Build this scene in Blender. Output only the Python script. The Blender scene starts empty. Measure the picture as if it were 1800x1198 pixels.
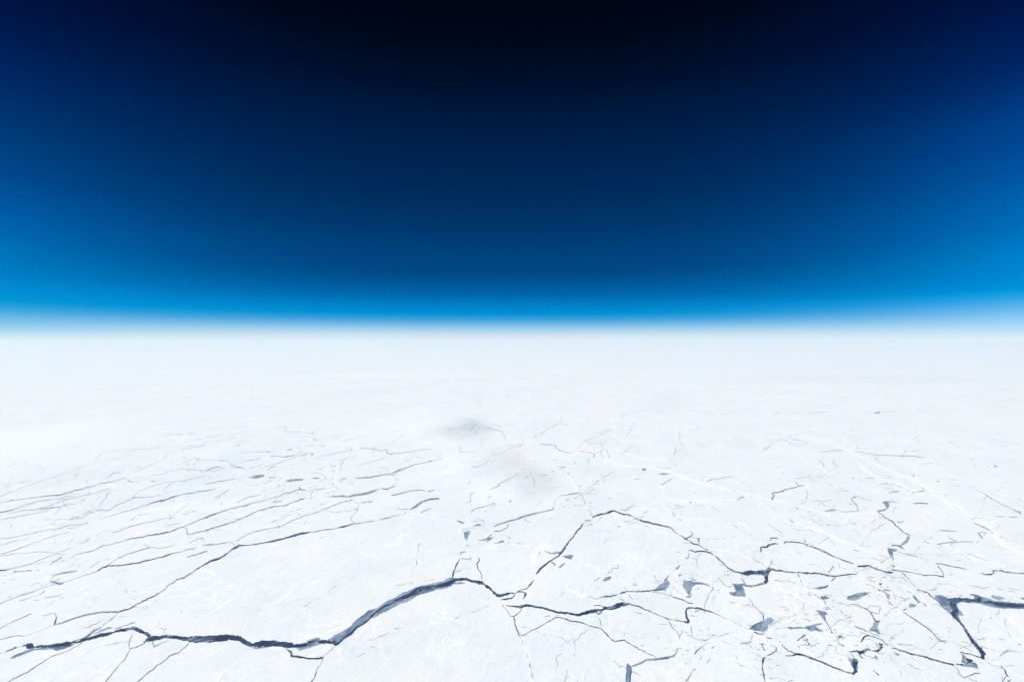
import bpy, math, random
import numpy as np
from mathutils import Vector
from mathutils.geometry import delaunay_2d_cdt

# ------------------------------------------------------------------ camera, sky, sun, exposure
sc = bpy.context.scene
C = sc.collection
ALT = 10000.0                      # camera altitude over the sea ice, metres
cam_d = bpy.data.cameras.new('camera')
cam_d.sensor_width = 36.0
cam_d.lens = 18.0
cam_d.clip_start = 1.0
cam_d.clip_end = 3.0e6
cam = bpy.data.objects.new('camera', cam_d)
C.objects.link(cam)
cam.location = (0, 0, ALT)
cam.rotation_euler = (math.radians(90), 0, 0)
sc.camera = cam

EXPO = 0.27
sc.view_settings.view_transform = 'Standard'
sc.view_settings.look = 'None'
sc.view_settings.gamma = 1.0
sc.view_settings.exposure = EXPO
sc.view_settings.use_curve_mapping = False
sc.cycles.max_bounces = 8
sc.cycles.diffuse_bounces = 3
sc.cycles.volume_bounces = 3
sc.cycles.use_denoising = True
sc.cycles.denoiser = 'OPENIMAGEDENOISE'
sc.cycles.denoising_input_passes = 'RGB_ALBEDO_NORMAL'
sc.cycles.denoising_prefilter = 'ACCURATE'

SUN_EL, SUN_AZ = 36.0, -105.0      # azimuth from straight ahead, negative = left
SUN_STRENGTH = 5.0
sd = bpy.data.lights.new('sun', 'SUN')
sd.energy = SUN_STRENGTH
sd.angle = math.radians(0.5)
sd.color = (1.0, 0.99, 0.975)
sun = bpy.data.objects.new('sun', sd)
C.objects.link(sun)
sun.location = (0, 0, ALT + 500)
_v = Vector((math.sin(math.radians(SUN_AZ)) * math.cos(math.radians(SUN_EL)),
             math.cos(math.radians(SUN_AZ)) * math.cos(math.radians(SUN_EL)),
             math.sin(math.radians(SUN_EL))))
sun.rotation_euler = _v.to_track_quat('Z', 'Y').to_euler()


def lin(c):
    r = []
    for v in c:
        v /= 255.0
        r.append(v / 12.92 if v <= 0.04045 else ((v + 0.055) / 1.055) ** 2.4)
    return tuple(r)


# sky: brightness by elevation (three ramps) and by azimuth, the high-altitude dark sky with a bright limb
SKY = {
    'mid': (900.0, [(-40, 226, 238, 247), (-10, 228, 240, 248), (0, 227, 239, 248), (8, 211, 231, 244), (15, 186, 219, 240), (21, 158, 206, 236), (28, 118, 186, 229), (37, 62, 161, 221),
                    (46, 0, 148, 214), (60, 0, 130, 204), (79, 0, 104, 176), (99, 0, 86, 153), (119, 0, 72, 136), (149, 0, 66, 128),
                    (199, 0, 54, 107), (249, 0, 44, 92), (339, 0, 32, 76), (399, 0, 24, 60), (449, 0, 15, 43), (519, 0, 8, 28), (599, 0, 3, 19)]),
    'left': (1273.0, [(-20, 232, 244, 250), (0, 228, 241, 249), (8, 208, 233, 246), (21, 160, 212, 241), (39, 112, 187, 233), (56, 55, 165, 222),
                      (70, 0, 152, 216), (85, 0, 146, 214), (99, 0, 138, 211), (119, 0, 126, 200), (149, 0, 117, 191), (199, 0, 100, 175), (249, 0, 85, 159),
                      (299, 0, 71, 140), (399, 0, 52, 111), (499, 0, 34, 90), (549, 0, 25, 78), (599, 0, 19, 68)]),
    'right': (1273.0, [(-20, 230, 243, 250), (0, 229, 242, 250), (9, 212, 235, 249), (29, 166, 214, 249), (54, 110, 188, 240), (74, 48, 166, 232),
                       (88, 0, 156, 226), (99, 0, 146, 220), (119, 0, 136, 215), (149, 0, 130, 208), (199, 0, 110, 190), (299, 0, 84, 162),
                       (349, 0, 72, 150), (399, 0, 62, 135), (449, 0, 48, 115), (499, 0, 35, 95), (549, 0, 28, 84), (599, 0, 20, 70)]),
}
world = bpy.data.worlds.new('World')
sc.world = world
world.use_nodes = True
nt = world.node_tree
nt.nodes.clear()
N = nt.nodes.new
L = nt.links.new
out = N('ShaderNodeOutputWorld')
bg = N('ShaderNodeBackground')
bg.inputs['Strength'].default_value = 1.0 / (2 ** EXPO)
tc = N('ShaderNodeTexCoord')
sep = N('ShaderNodeSeparateXYZ')
L(tc.outputs['Generated'], sep.inputs[0])


def wmath(op, a, b=None, clamp=False):
    n = N('ShaderNodeMath')
    n.operation = op
    n.use_clamp = clamp
    for i, v in enumerate((a, b)):
        if v is None:
            continue
        if isinstance(v, (int, float)):
            n.inputs[i].default_value = v
        else:
            L(v, n.inputs[i])
    return n.outputs[0]


Z0, Z1 = -0.06, 0.60
zf = wmath('DIVIDE', wmath('SUBTRACT', sep.outputs['Z'], Z0), Z1 - Z0, True)
ramps = {}
for key, (dist, stops) in SKY.items():
    r = N('ShaderNodeValToRGB')
    els = r.color_ramp.elements
    while len(els) > 1:
        els.remove(els[-1])
    first = True
    for dy, cr, cg, cb in stops:
        z = math.sin(math.atan(dy / dist))
        p = (z - Z0) / (Z1 - Z0)
        e = els[0] if first else els.new(p)
        if first:
            e.position = p
            first = False
        e.color = lin((cr, cg, cb)) + (1,)
    els.new(0.999).color = lin((0, 3, 16)) + (1,)
    L(zf, r.inputs[0])
    ramps[key] = r.outputs[0]
# azimuth weight: 0 straight ahead (slightly left of centre), 1 at 45 degrees and beyond
x2 = wmath('MULTIPLY', sep.outputs['X'], sep.outputs['X'])
y2 = wmath('MULTIPLY', sep.outputs['Y'], sep.outputs['Y'])
w = wmath('MULTIPLY', wmath('DIVIDE', x2, wmath('ADD', wmath('ADD', x2, y2), 1e-5)), 2.0, True)
w = wmath('POWER', w, 2.1)
isr = wmath('GREATER_THAN', sep.outputs['X'], 0.0)
mx = N('ShaderNodeMix'); mx.data_type = 'RGBA'
L(isr, mx.inputs[0]); L(ramps['left'], mx.inputs[6]); L(ramps['right'], mx.inputs[7])
mx2 = N('ShaderNodeMix'); mx2.data_type = 'RGBA'
L(w, mx2.inputs[0]); L(ramps['mid'], mx2.inputs[6]); L(mx.outputs[2], mx2.inputs[7])
L(mx2.outputs[2], bg.inputs['Color'])
L(bg.outputs[0], out.inputs['Surface'])


# ------------------------------------------------------------------ materials
def new_mat(name):
    m = bpy.data.materials.new(name)
    m.use_nodes = True
    m.node_tree.nodes.clear()
    return m


class NB:
    """tiny node-building helper"""
    def __init__(s, m):
        s.t = m.node_tree

    def n(s, kind, **kw):
        nd = s.t.nodes.new(kind)
        for k, v in kw.items():
            setattr(nd, k, v)
        return nd

    def put(s, sock, v):
        if isinstance(v, (int, float)):
            sock.default_value = v
        elif isinstance(v, (tuple, list)):
            sock.default_value = v
        else:
            s.t.links.new(v, sock)

    def math(s, op, a, b=None, c=None, clamp=False):
        nd = s.n('ShaderNodeMath', operation=op, use_clamp=clamp)
        for i, v in enumerate((a, b, c)):
            if v is not None:
                s.put(nd.inputs[i], v)
        return nd.outputs[0]

    def mix(s, f, a, b, blend='MIX'):
        nd = s.n('ShaderNodeMix', data_type='RGBA', blend_type=blend)
        s.put(nd.inputs[0], f); s.put(nd.inputs[6], a); s.put(nd.inputs[7], b)
        return nd.outputs[2]

    def mapping(s, vec, rot=0.0, scale=(1, 1, 1), loc=(0, 0, 0)):
        nd = s.n('ShaderNodeMapping')
        s.put(nd.inputs['Vector'], vec)
        nd.inputs['Rotation'].default_value = (0, 0, math.radians(rot))
        nd.inputs['Scale'].default_value = scale
        nd.inputs['Location'].default_value = loc
        return nd.outputs[0]

    def noise(s, vec, scale, detail=4, rough=0.55, dist=0.0, lo=0.0, hi=1.0):
        nd = s.n('ShaderNodeTexNoise')
        s.put(nd.inputs['Vector'], vec)
        nd.inputs['Scale'].default_value = scale
        nd.inputs['Detail'].default_value = detail
        nd.inputs['Roughness'].default_value = rough
        nd.inputs['Distortion'].default_value = dist
        mr = s.n('ShaderNodeMapRange', clamp=True)
        s.put(mr.inputs[0], nd.outputs[0])
        mr.inputs[1].default_value = lo
        mr.inputs[2].default_value = hi
        return mr.outputs[0]


def ice_material():
    m = new_mat('snow_covered_ice')
    b = NB(m)
    geo = b.n('ShaderNodeNewGeometry')
    P = b.mapping(geo.outputs['Position'], 0, (0.001, 0.001, 0.0))      # kilometres
    oi = b.n('ShaderNodeObjectInfo')

    def turned(rot, scale, loc=(0, 0, 0)):          # first turn the map, then stretch it
        return b.mapping(b.mapping(P, rot), 0, scale, loc)
    col = (0.905, 0.912, 0.912, 1)
    # broad patches of thinner snow, bluish
    broad = b.noise(P, 0.075, 6, 0.62, 0.8, 0.44, 0.72)
    c = b.mix(b.math('MULTIPLY', broad, 0.75), col, (0.68, 0.78, 0.82, 1))
    mid = b.noise(turned(24, (1.5, 0.7, 1)), 0.42, 7, 0.64, 1.1, 0.45, 0.68)
    c = b.mix(b.math('MULTIPLY', mid, 0.6), c, (0.70, 0.78, 0.845, 1))
    warmp = b.noise(b.mapping(P, 0, (1, 1, 1), (31, 17, 0)), 0.20, 5, 0.55, 0.4, 0.47, 0.66)
    c = b.mix(b.math('MULTIPLY', warmp, 0.6), c, (0.87, 0.865, 0.83, 1))
    mauve = b.noise(b.mapping(P, 0, (1, 1, 1), (-11, 47, 0)), 0.26, 5, 0.6, 0.6, 0.50, 0.68)
    c = b.mix(b.math('MULTIPLY', mauve, 0.6), c, (0.78, 0.775, 0.86, 1))
    # bluish tracts, painted cloud shadow and thin snow: centre x, y (km), half-widths, turn
    for (tx, ty, rx, ry, rot, amt) in ((-5.2, 59.5, 3.4, 7.5, 0, 0.65), (-0.8, 40.0, 4.5, 6.5, 0, 0.42), (25.0, 86.0, 6.0, 24.0, 24, 0.40),  # leading pair: cloud shadow painted into the ice colour
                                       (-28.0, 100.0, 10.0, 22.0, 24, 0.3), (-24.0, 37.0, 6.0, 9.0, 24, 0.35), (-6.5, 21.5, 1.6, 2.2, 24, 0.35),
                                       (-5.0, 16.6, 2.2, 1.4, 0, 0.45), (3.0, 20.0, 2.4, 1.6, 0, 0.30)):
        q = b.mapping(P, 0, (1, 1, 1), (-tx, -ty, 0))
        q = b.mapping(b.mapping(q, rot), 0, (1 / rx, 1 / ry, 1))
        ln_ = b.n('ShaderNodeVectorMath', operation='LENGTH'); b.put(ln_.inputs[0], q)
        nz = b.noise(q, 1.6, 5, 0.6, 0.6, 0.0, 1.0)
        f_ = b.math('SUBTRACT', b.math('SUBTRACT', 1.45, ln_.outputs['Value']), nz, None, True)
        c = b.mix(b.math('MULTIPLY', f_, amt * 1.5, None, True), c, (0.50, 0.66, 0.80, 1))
    # each floe has its own snow depth
    c = b.mix(b.math('MULTIPLY', oi.outputs['Random'], 0.30), c, (0.77, 0.82, 0.85, 1))
    # wind streaks
    st = b.noise(turned(24, (5.0, 0.42, 1)), 0.55, 7, 0.66, 0.35, 0.48, 0.70)
    c = b.mix(b.math('MULTIPLY', st, 0.45), c, (0.68, 0.765, 0.83, 1))
    st2 = b.noise(turned(18, (9.0, 0.5, 1), (5, 3, 0)), 0.9, 6, 0.65, 0.3, 0.50, 0.68)
    c = b.mix(b.math('MULTIPLY', st2, 0.6), c, (0.965, 0.97, 0.975, 1))
    st3 = b.noise(turned(-62, (7.0, 0.5, 1), (15, 3, 0)), 0.8, 6, 0.65, 0.4, 0.53, 0.70)
    c = b.mix(b.math('MULTIPLY', st3, 0.35), c, (0.70, 0.765, 0.85, 1))
    # old floes frozen into one sheet: angular plates of slightly different snow
    pw = b.n('ShaderNodeTexNoise'); b.put(pw.inputs['Vector'], P); pw.inputs['Scale'].default_value = 0.6; pw.inputs['Detail'].default_value = 6
    pv = b.n('ShaderNodeVectorMath', operation='MULTIPLY_ADD')
    b.put(pv.inputs[0], pw.outputs['Color']); pv.inputs[1].default_value = (1.8, 1.8, 0); b.put(pv.inputs[2], P)
    for sc_, sd_, am in ((0.24, 2.0, 0.70), (0.75, 9.0, 0.50)):
        vo = b.n('ShaderNodeTexVoronoi', feature='F1')
        b.put(vo.inputs['Vector'], b.mapping(b.mapping(pv.outputs[0], 24), 0, (1.3, 0.8, 1), (sd_, sd_, 0))); vo.inputs['Scale'].default_value = sc_
        sc3 = b.n('ShaderNodeSeparateColor'); b.put(sc3.inputs[0], vo.outputs['Color'])
        c = b.mix(b.math('MULTIPLY', b.math('POWER', sc3.outputs[0], 2.0), am), c, (0.715, 0.785, 0.83, 1))
        c = b.mix(b.math('MULTIPLY', b.math('POWER', sc3.outputs[1], 3.0), am), c, (0.865, 0.855, 0.825, 1))
    # old refrozen seams and small pressure ridges: thin bright lines
    warp = b.n('ShaderNodeTexNoise'); b.put(warp.inputs['Vector'], P); warp.inputs['Scale'].default_value = 0.9; warp.inputs['Detail'].default_value = 5
    wv = b.n('ShaderNodeVectorMath', operation='MULTIPLY_ADD')
    b.put(wv.inputs[0], warp.outputs['Color']); wv.inputs[1].default_value = (1.0, 1.0, 0); b.put(wv.inputs[2], P)

    def lines(scale, width, seed, rot, sq, lo=0.47):
        v = b.n('ShaderNodeTexVoronoi', feature='DISTANCE_TO_EDGE')
        b.put(v.inputs['Vector'], b.mapping(b.mapping(wv.outputs[0], rot), 0, (sq, 1 / sq, 1), (seed, seed * 2.3, 0)))
        v.inputs['Scale'].default_value = scale
        mr = b.n('ShaderNodeMapRange', clamp=True)
        b.put(mr.inputs[0], v.outputs['Distance'])
        mr.inputs[1].default_value = 0.0; mr.inputs[2].default_value = width
        mr.inputs[3].default_value = 1.0; mr.inputs[4].default_value = 0.0
        gate = b.noise(b.mapping(P, 0, (1, 1, 1), (seed * 3, 7, 0)), 0.35, 4, 0.65, 0, lo, lo + 0.12)
        return b.math('MULTIPLY', mr.outputs[0], gate)
    l1 = lines(0.30, 0.020, 3.0, 24, 1.6)
    l2 = lines(0.85, 0.045, 11.0, 30, 1.5)
    l3 = lines(0.50, 0.020, 23.0, -30, 1.2)
    l4 = lines(1.6, 0.05, 41.0, 10, 1.3, 0.50)
    c = b.mix(b.math('MULTIPLY', l1, 0.9), c, (0.98, 0.98, 0.98, 1))
    c = b.mix(b.math('MULTIPLY', l2, 0.7), c, (0.97, 0.975, 0.98, 1))
    c = b.mix(b.math('MULTIPLY', l3, 0.50), c, (0.60, 0.68, 0.78, 1))
    c = b.mix(b.math('MULTIPLY', l4, 0.5), c, (0.62, 0.69, 0.79, 1))
    # speckle of snow drifts and blocks
    sp = b.noise(turned(24, (1.2, 0.9, 1)), 5.0, 6, 0.75, 0.4, 0.42, 0.66)
    c = b.mix(b.math('MULTIPLY', sp, 0.34), c, (0.68, 0.765, 0.83, 1))
    sp2 = b.noise(b.mapping(P, 0, (1, 1, 1), (3, 9, 0)), 13.0, 4, 0.7, 0.2, 0.50, 0.66)
    c = b.mix(b.math('MULTIPLY', sp2, 0.4), c, (0.98, 0.98, 0.985, 1))
    bump = b.n('ShaderNodeBump'); bump.inputs['Strength'].default_value = 0.36; bump.inputs['Distance'].default_value = 22.0
    hb = b.noise(turned(24, (1.5, 1.0, 1)), 2.2, 7, 0.66, 0.5, 0.2, 0.8)
    hb = b.math('ADD', hb, b.math('MULTIPLY', l1, 0.7))
    b.put(bump.inputs['Height'], hb)
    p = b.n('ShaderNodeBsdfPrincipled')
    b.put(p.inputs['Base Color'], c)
    p.inputs['Roughness'].default_value = 0.85
    p.inputs['Specular IOR Level'].default_value = 0.15
    b.put(p.inputs['Normal'], bump.outputs[0])
    o = b.n('ShaderNodeOutputMaterial')
    b.put(o.inputs['Surface'], p.outputs[0])
    return m


def young_material():
    m = new_mat('grey_young_ice')
    b = NB(m)
    geo = b.n('ShaderNodeNewGeometry')
    P = b.mapping(geo.outputs['Position'], 0, (0.001, 0.001, 0.0))
    oi = b.n('ShaderNodeObjectInfo')
    c = b.mix(oi.outputs['Random'], (0.115, 0.20, 0.31, 1), (0.22, 0.33, 0.47, 1))
    n1 = b.noise(P, 2.2, 5, 0.6, 0.5, 0.42, 0.65)
    c = b.mix(b.math('MULTIPLY', n1, 0.5), c, (0.33, 0.41, 0.50, 1))
    n2 = b.noise(b.mapping(P, 20, (1, 4, 1)), 4.0, 5, 0.65, 0.5, 0.48, 0.66)
    c = b.mix(b.math('MULTIPLY', n2, 0.5), c, (0.10, 0.16, 0.25, 1))
    # rafted sheets of different age: angular plates of lighter and darker ice
    nw = b.n('ShaderNodeTexNoise'); b.put(nw.inputs['Vector'], P); nw.inputs['Scale'].default_value = 3.0; nw.inputs['Detail'].default_value = 4
    wv = b.n('ShaderNodeVectorMath', operation='MULTIPLY_ADD')
    b.put(wv.inputs[0], nw.outputs['Color']); wv.inputs[1].default_value = (0.35, 0.35, 0); b.put(wv.inputs[2], P)
    vo = b.n('ShaderNodeTexVoronoi', feature='F1')
    b.put(vo.inputs['Vector'], b.mapping(b.mapping(wv.outputs[0], 35), 0, (2.2, 1, 1))); vo.inputs['Scale'].default_value = 2.4
    vs_ = b.n('ShaderNodeSeparateColor'); b.put(vs_.inputs[0], vo.outputs['Color'])
    c = b.mix(b.math('MULTIPLY', b.math('GREATER_THAN', vs_.outputs[0], 0.62), 0.55), c, (0.38, 0.46, 0.56, 1))
    c = b.mix(b.math('MULTIPLY', b.math('LESS_THAN', vs_.outputs[0], 0.22), 0.6), c, (0.06, 0.115, 0.20, 1))
    p = b.n('ShaderNodeBsdfPrincipled')
    b.put(p.inputs['Base Color'], c)
    p.inputs['Roughness'].default_value = 0.6
    p.inputs['Specular IOR Level'].default_value = 0.25
    o = b.n('ShaderNodeOutputMaterial')
    b.put(o.inputs['Surface'], p.outputs[0])
    return m


def water_material():
    m = new_mat('dark_sea_water')
    b = NB(m)
    geo = b.n('ShaderNodeNewGeometry')
    P = b.mapping(geo.outputs['Position'], 0, (0.001, 0.001, 0.0))
    n1 = b.noise(P, 3.0, 5, 0.6, 0.5, 0.45, 0.75)
    c = b.mix(b.math('MULTIPLY', n1, 0.6), (0.0, 0.018, 0.075, 1), (0.0, 0.045, 0.130, 1))
    # skins of new ice on the water, in slanting blades
    nw = b.n('ShaderNodeTexNoise'); b.put(nw.inputs['Vector'], P); nw.inputs['Scale'].default_value = 4.0; nw.inputs['Detail'].default_value = 4
    wv = b.n('ShaderNodeVectorMath', operation='MULTIPLY_ADD')
    b.put(wv.inputs[0], nw.outputs['Color']); wv.inputs[1].default_value = (0.25, 0.25, 0); b.put(wv.inputs[2], P)
    vo = b.n('ShaderNodeTexVoronoi', feature='F1')
    b.put(vo.inputs['Vector'], b.mapping(b.mapping(wv.outputs[0], 50), 0, (3.5, 1, 1))); vo.inputs['Scale'].default_value = 2.6
    vs_ = b.n('ShaderNodeSeparateColor'); b.put(vs_.inputs[0], vo.outputs['Color'])
    c = b.mix(b.math('MULTIPLY', b.math('GREATER_THAN', vs_.outputs[0], 0.80), 0.6), c, (0.07, 0.135, 0.22, 1))
    c = b.mix(b.math('MULTIPLY', b.math('GREATER_THAN', vs_.outputs[1], 0.90), 0.8), c, (0.20, 0.28, 0.38, 1))
    p = b.n('ShaderNodeBsdfPrincipled')
    b.put(p.inputs['Base Color'], c)
    p.inputs['Roughness'].default_value = 0.3
    p.inputs['Specular IOR Level'].default_value = 0.12
    o = b.n('ShaderNodeOutputMaterial')
    b.put(o.inputs['Surface'], p.outputs[0])
    return m


def ridge_material():
    m = new_mat('ridge_snow')
    b = NB(m)
    geo = b.n('ShaderNodeNewGeometry')
    P = b.mapping(geo.outputs['Position'], 0, (0.001, 0.001, 0.0))
    n1 = b.noise(P, 9.0, 4, 0.6, 0.5, 0.45, 0.75)
    c = b.mix(b.math('MULTIPLY', n1, 0.5), (0.945, 0.95, 0.955, 1), (0.84, 0.865, 0.90, 1))
    p = b.n('ShaderNodeBsdfPrincipled')
    b.put(p.inputs['Base Color'], c)
    p.inputs['Roughness'].default_value = 0.9
    o = b.n('ShaderNodeOutputMaterial')
    b.put(o.inputs['Surface'], p.outputs[0])
    return m


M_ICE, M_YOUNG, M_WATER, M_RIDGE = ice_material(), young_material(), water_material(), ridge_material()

# ------------------------------------------------------------------ survey of the cracks
# Traced on the map in local sheets: sheet name -> (origin x, origin y, units per map unit).
SHEET = {'A0': (0, 960, 4.5), 'A1': (360, 960, 4.5), 'A2': (700, 960, 4.5), 'A3': (1060, 960, 4.5), 'A4': (1400, 960, 4.5),
         'B0': (0, 780, 4.5), 'B1': (360, 780, 4.5), 'B2': (700, 780, 4.5), 'B3': (1060, 780, 4.5), 'B4': (1400, 780, 4.5),
         'M': (0, 0, 1.0), 'C0': (0, 590, 3.0), 'C1': (600, 590, 3.0), 'C2': (1200, 590, 3.0)}
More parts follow.
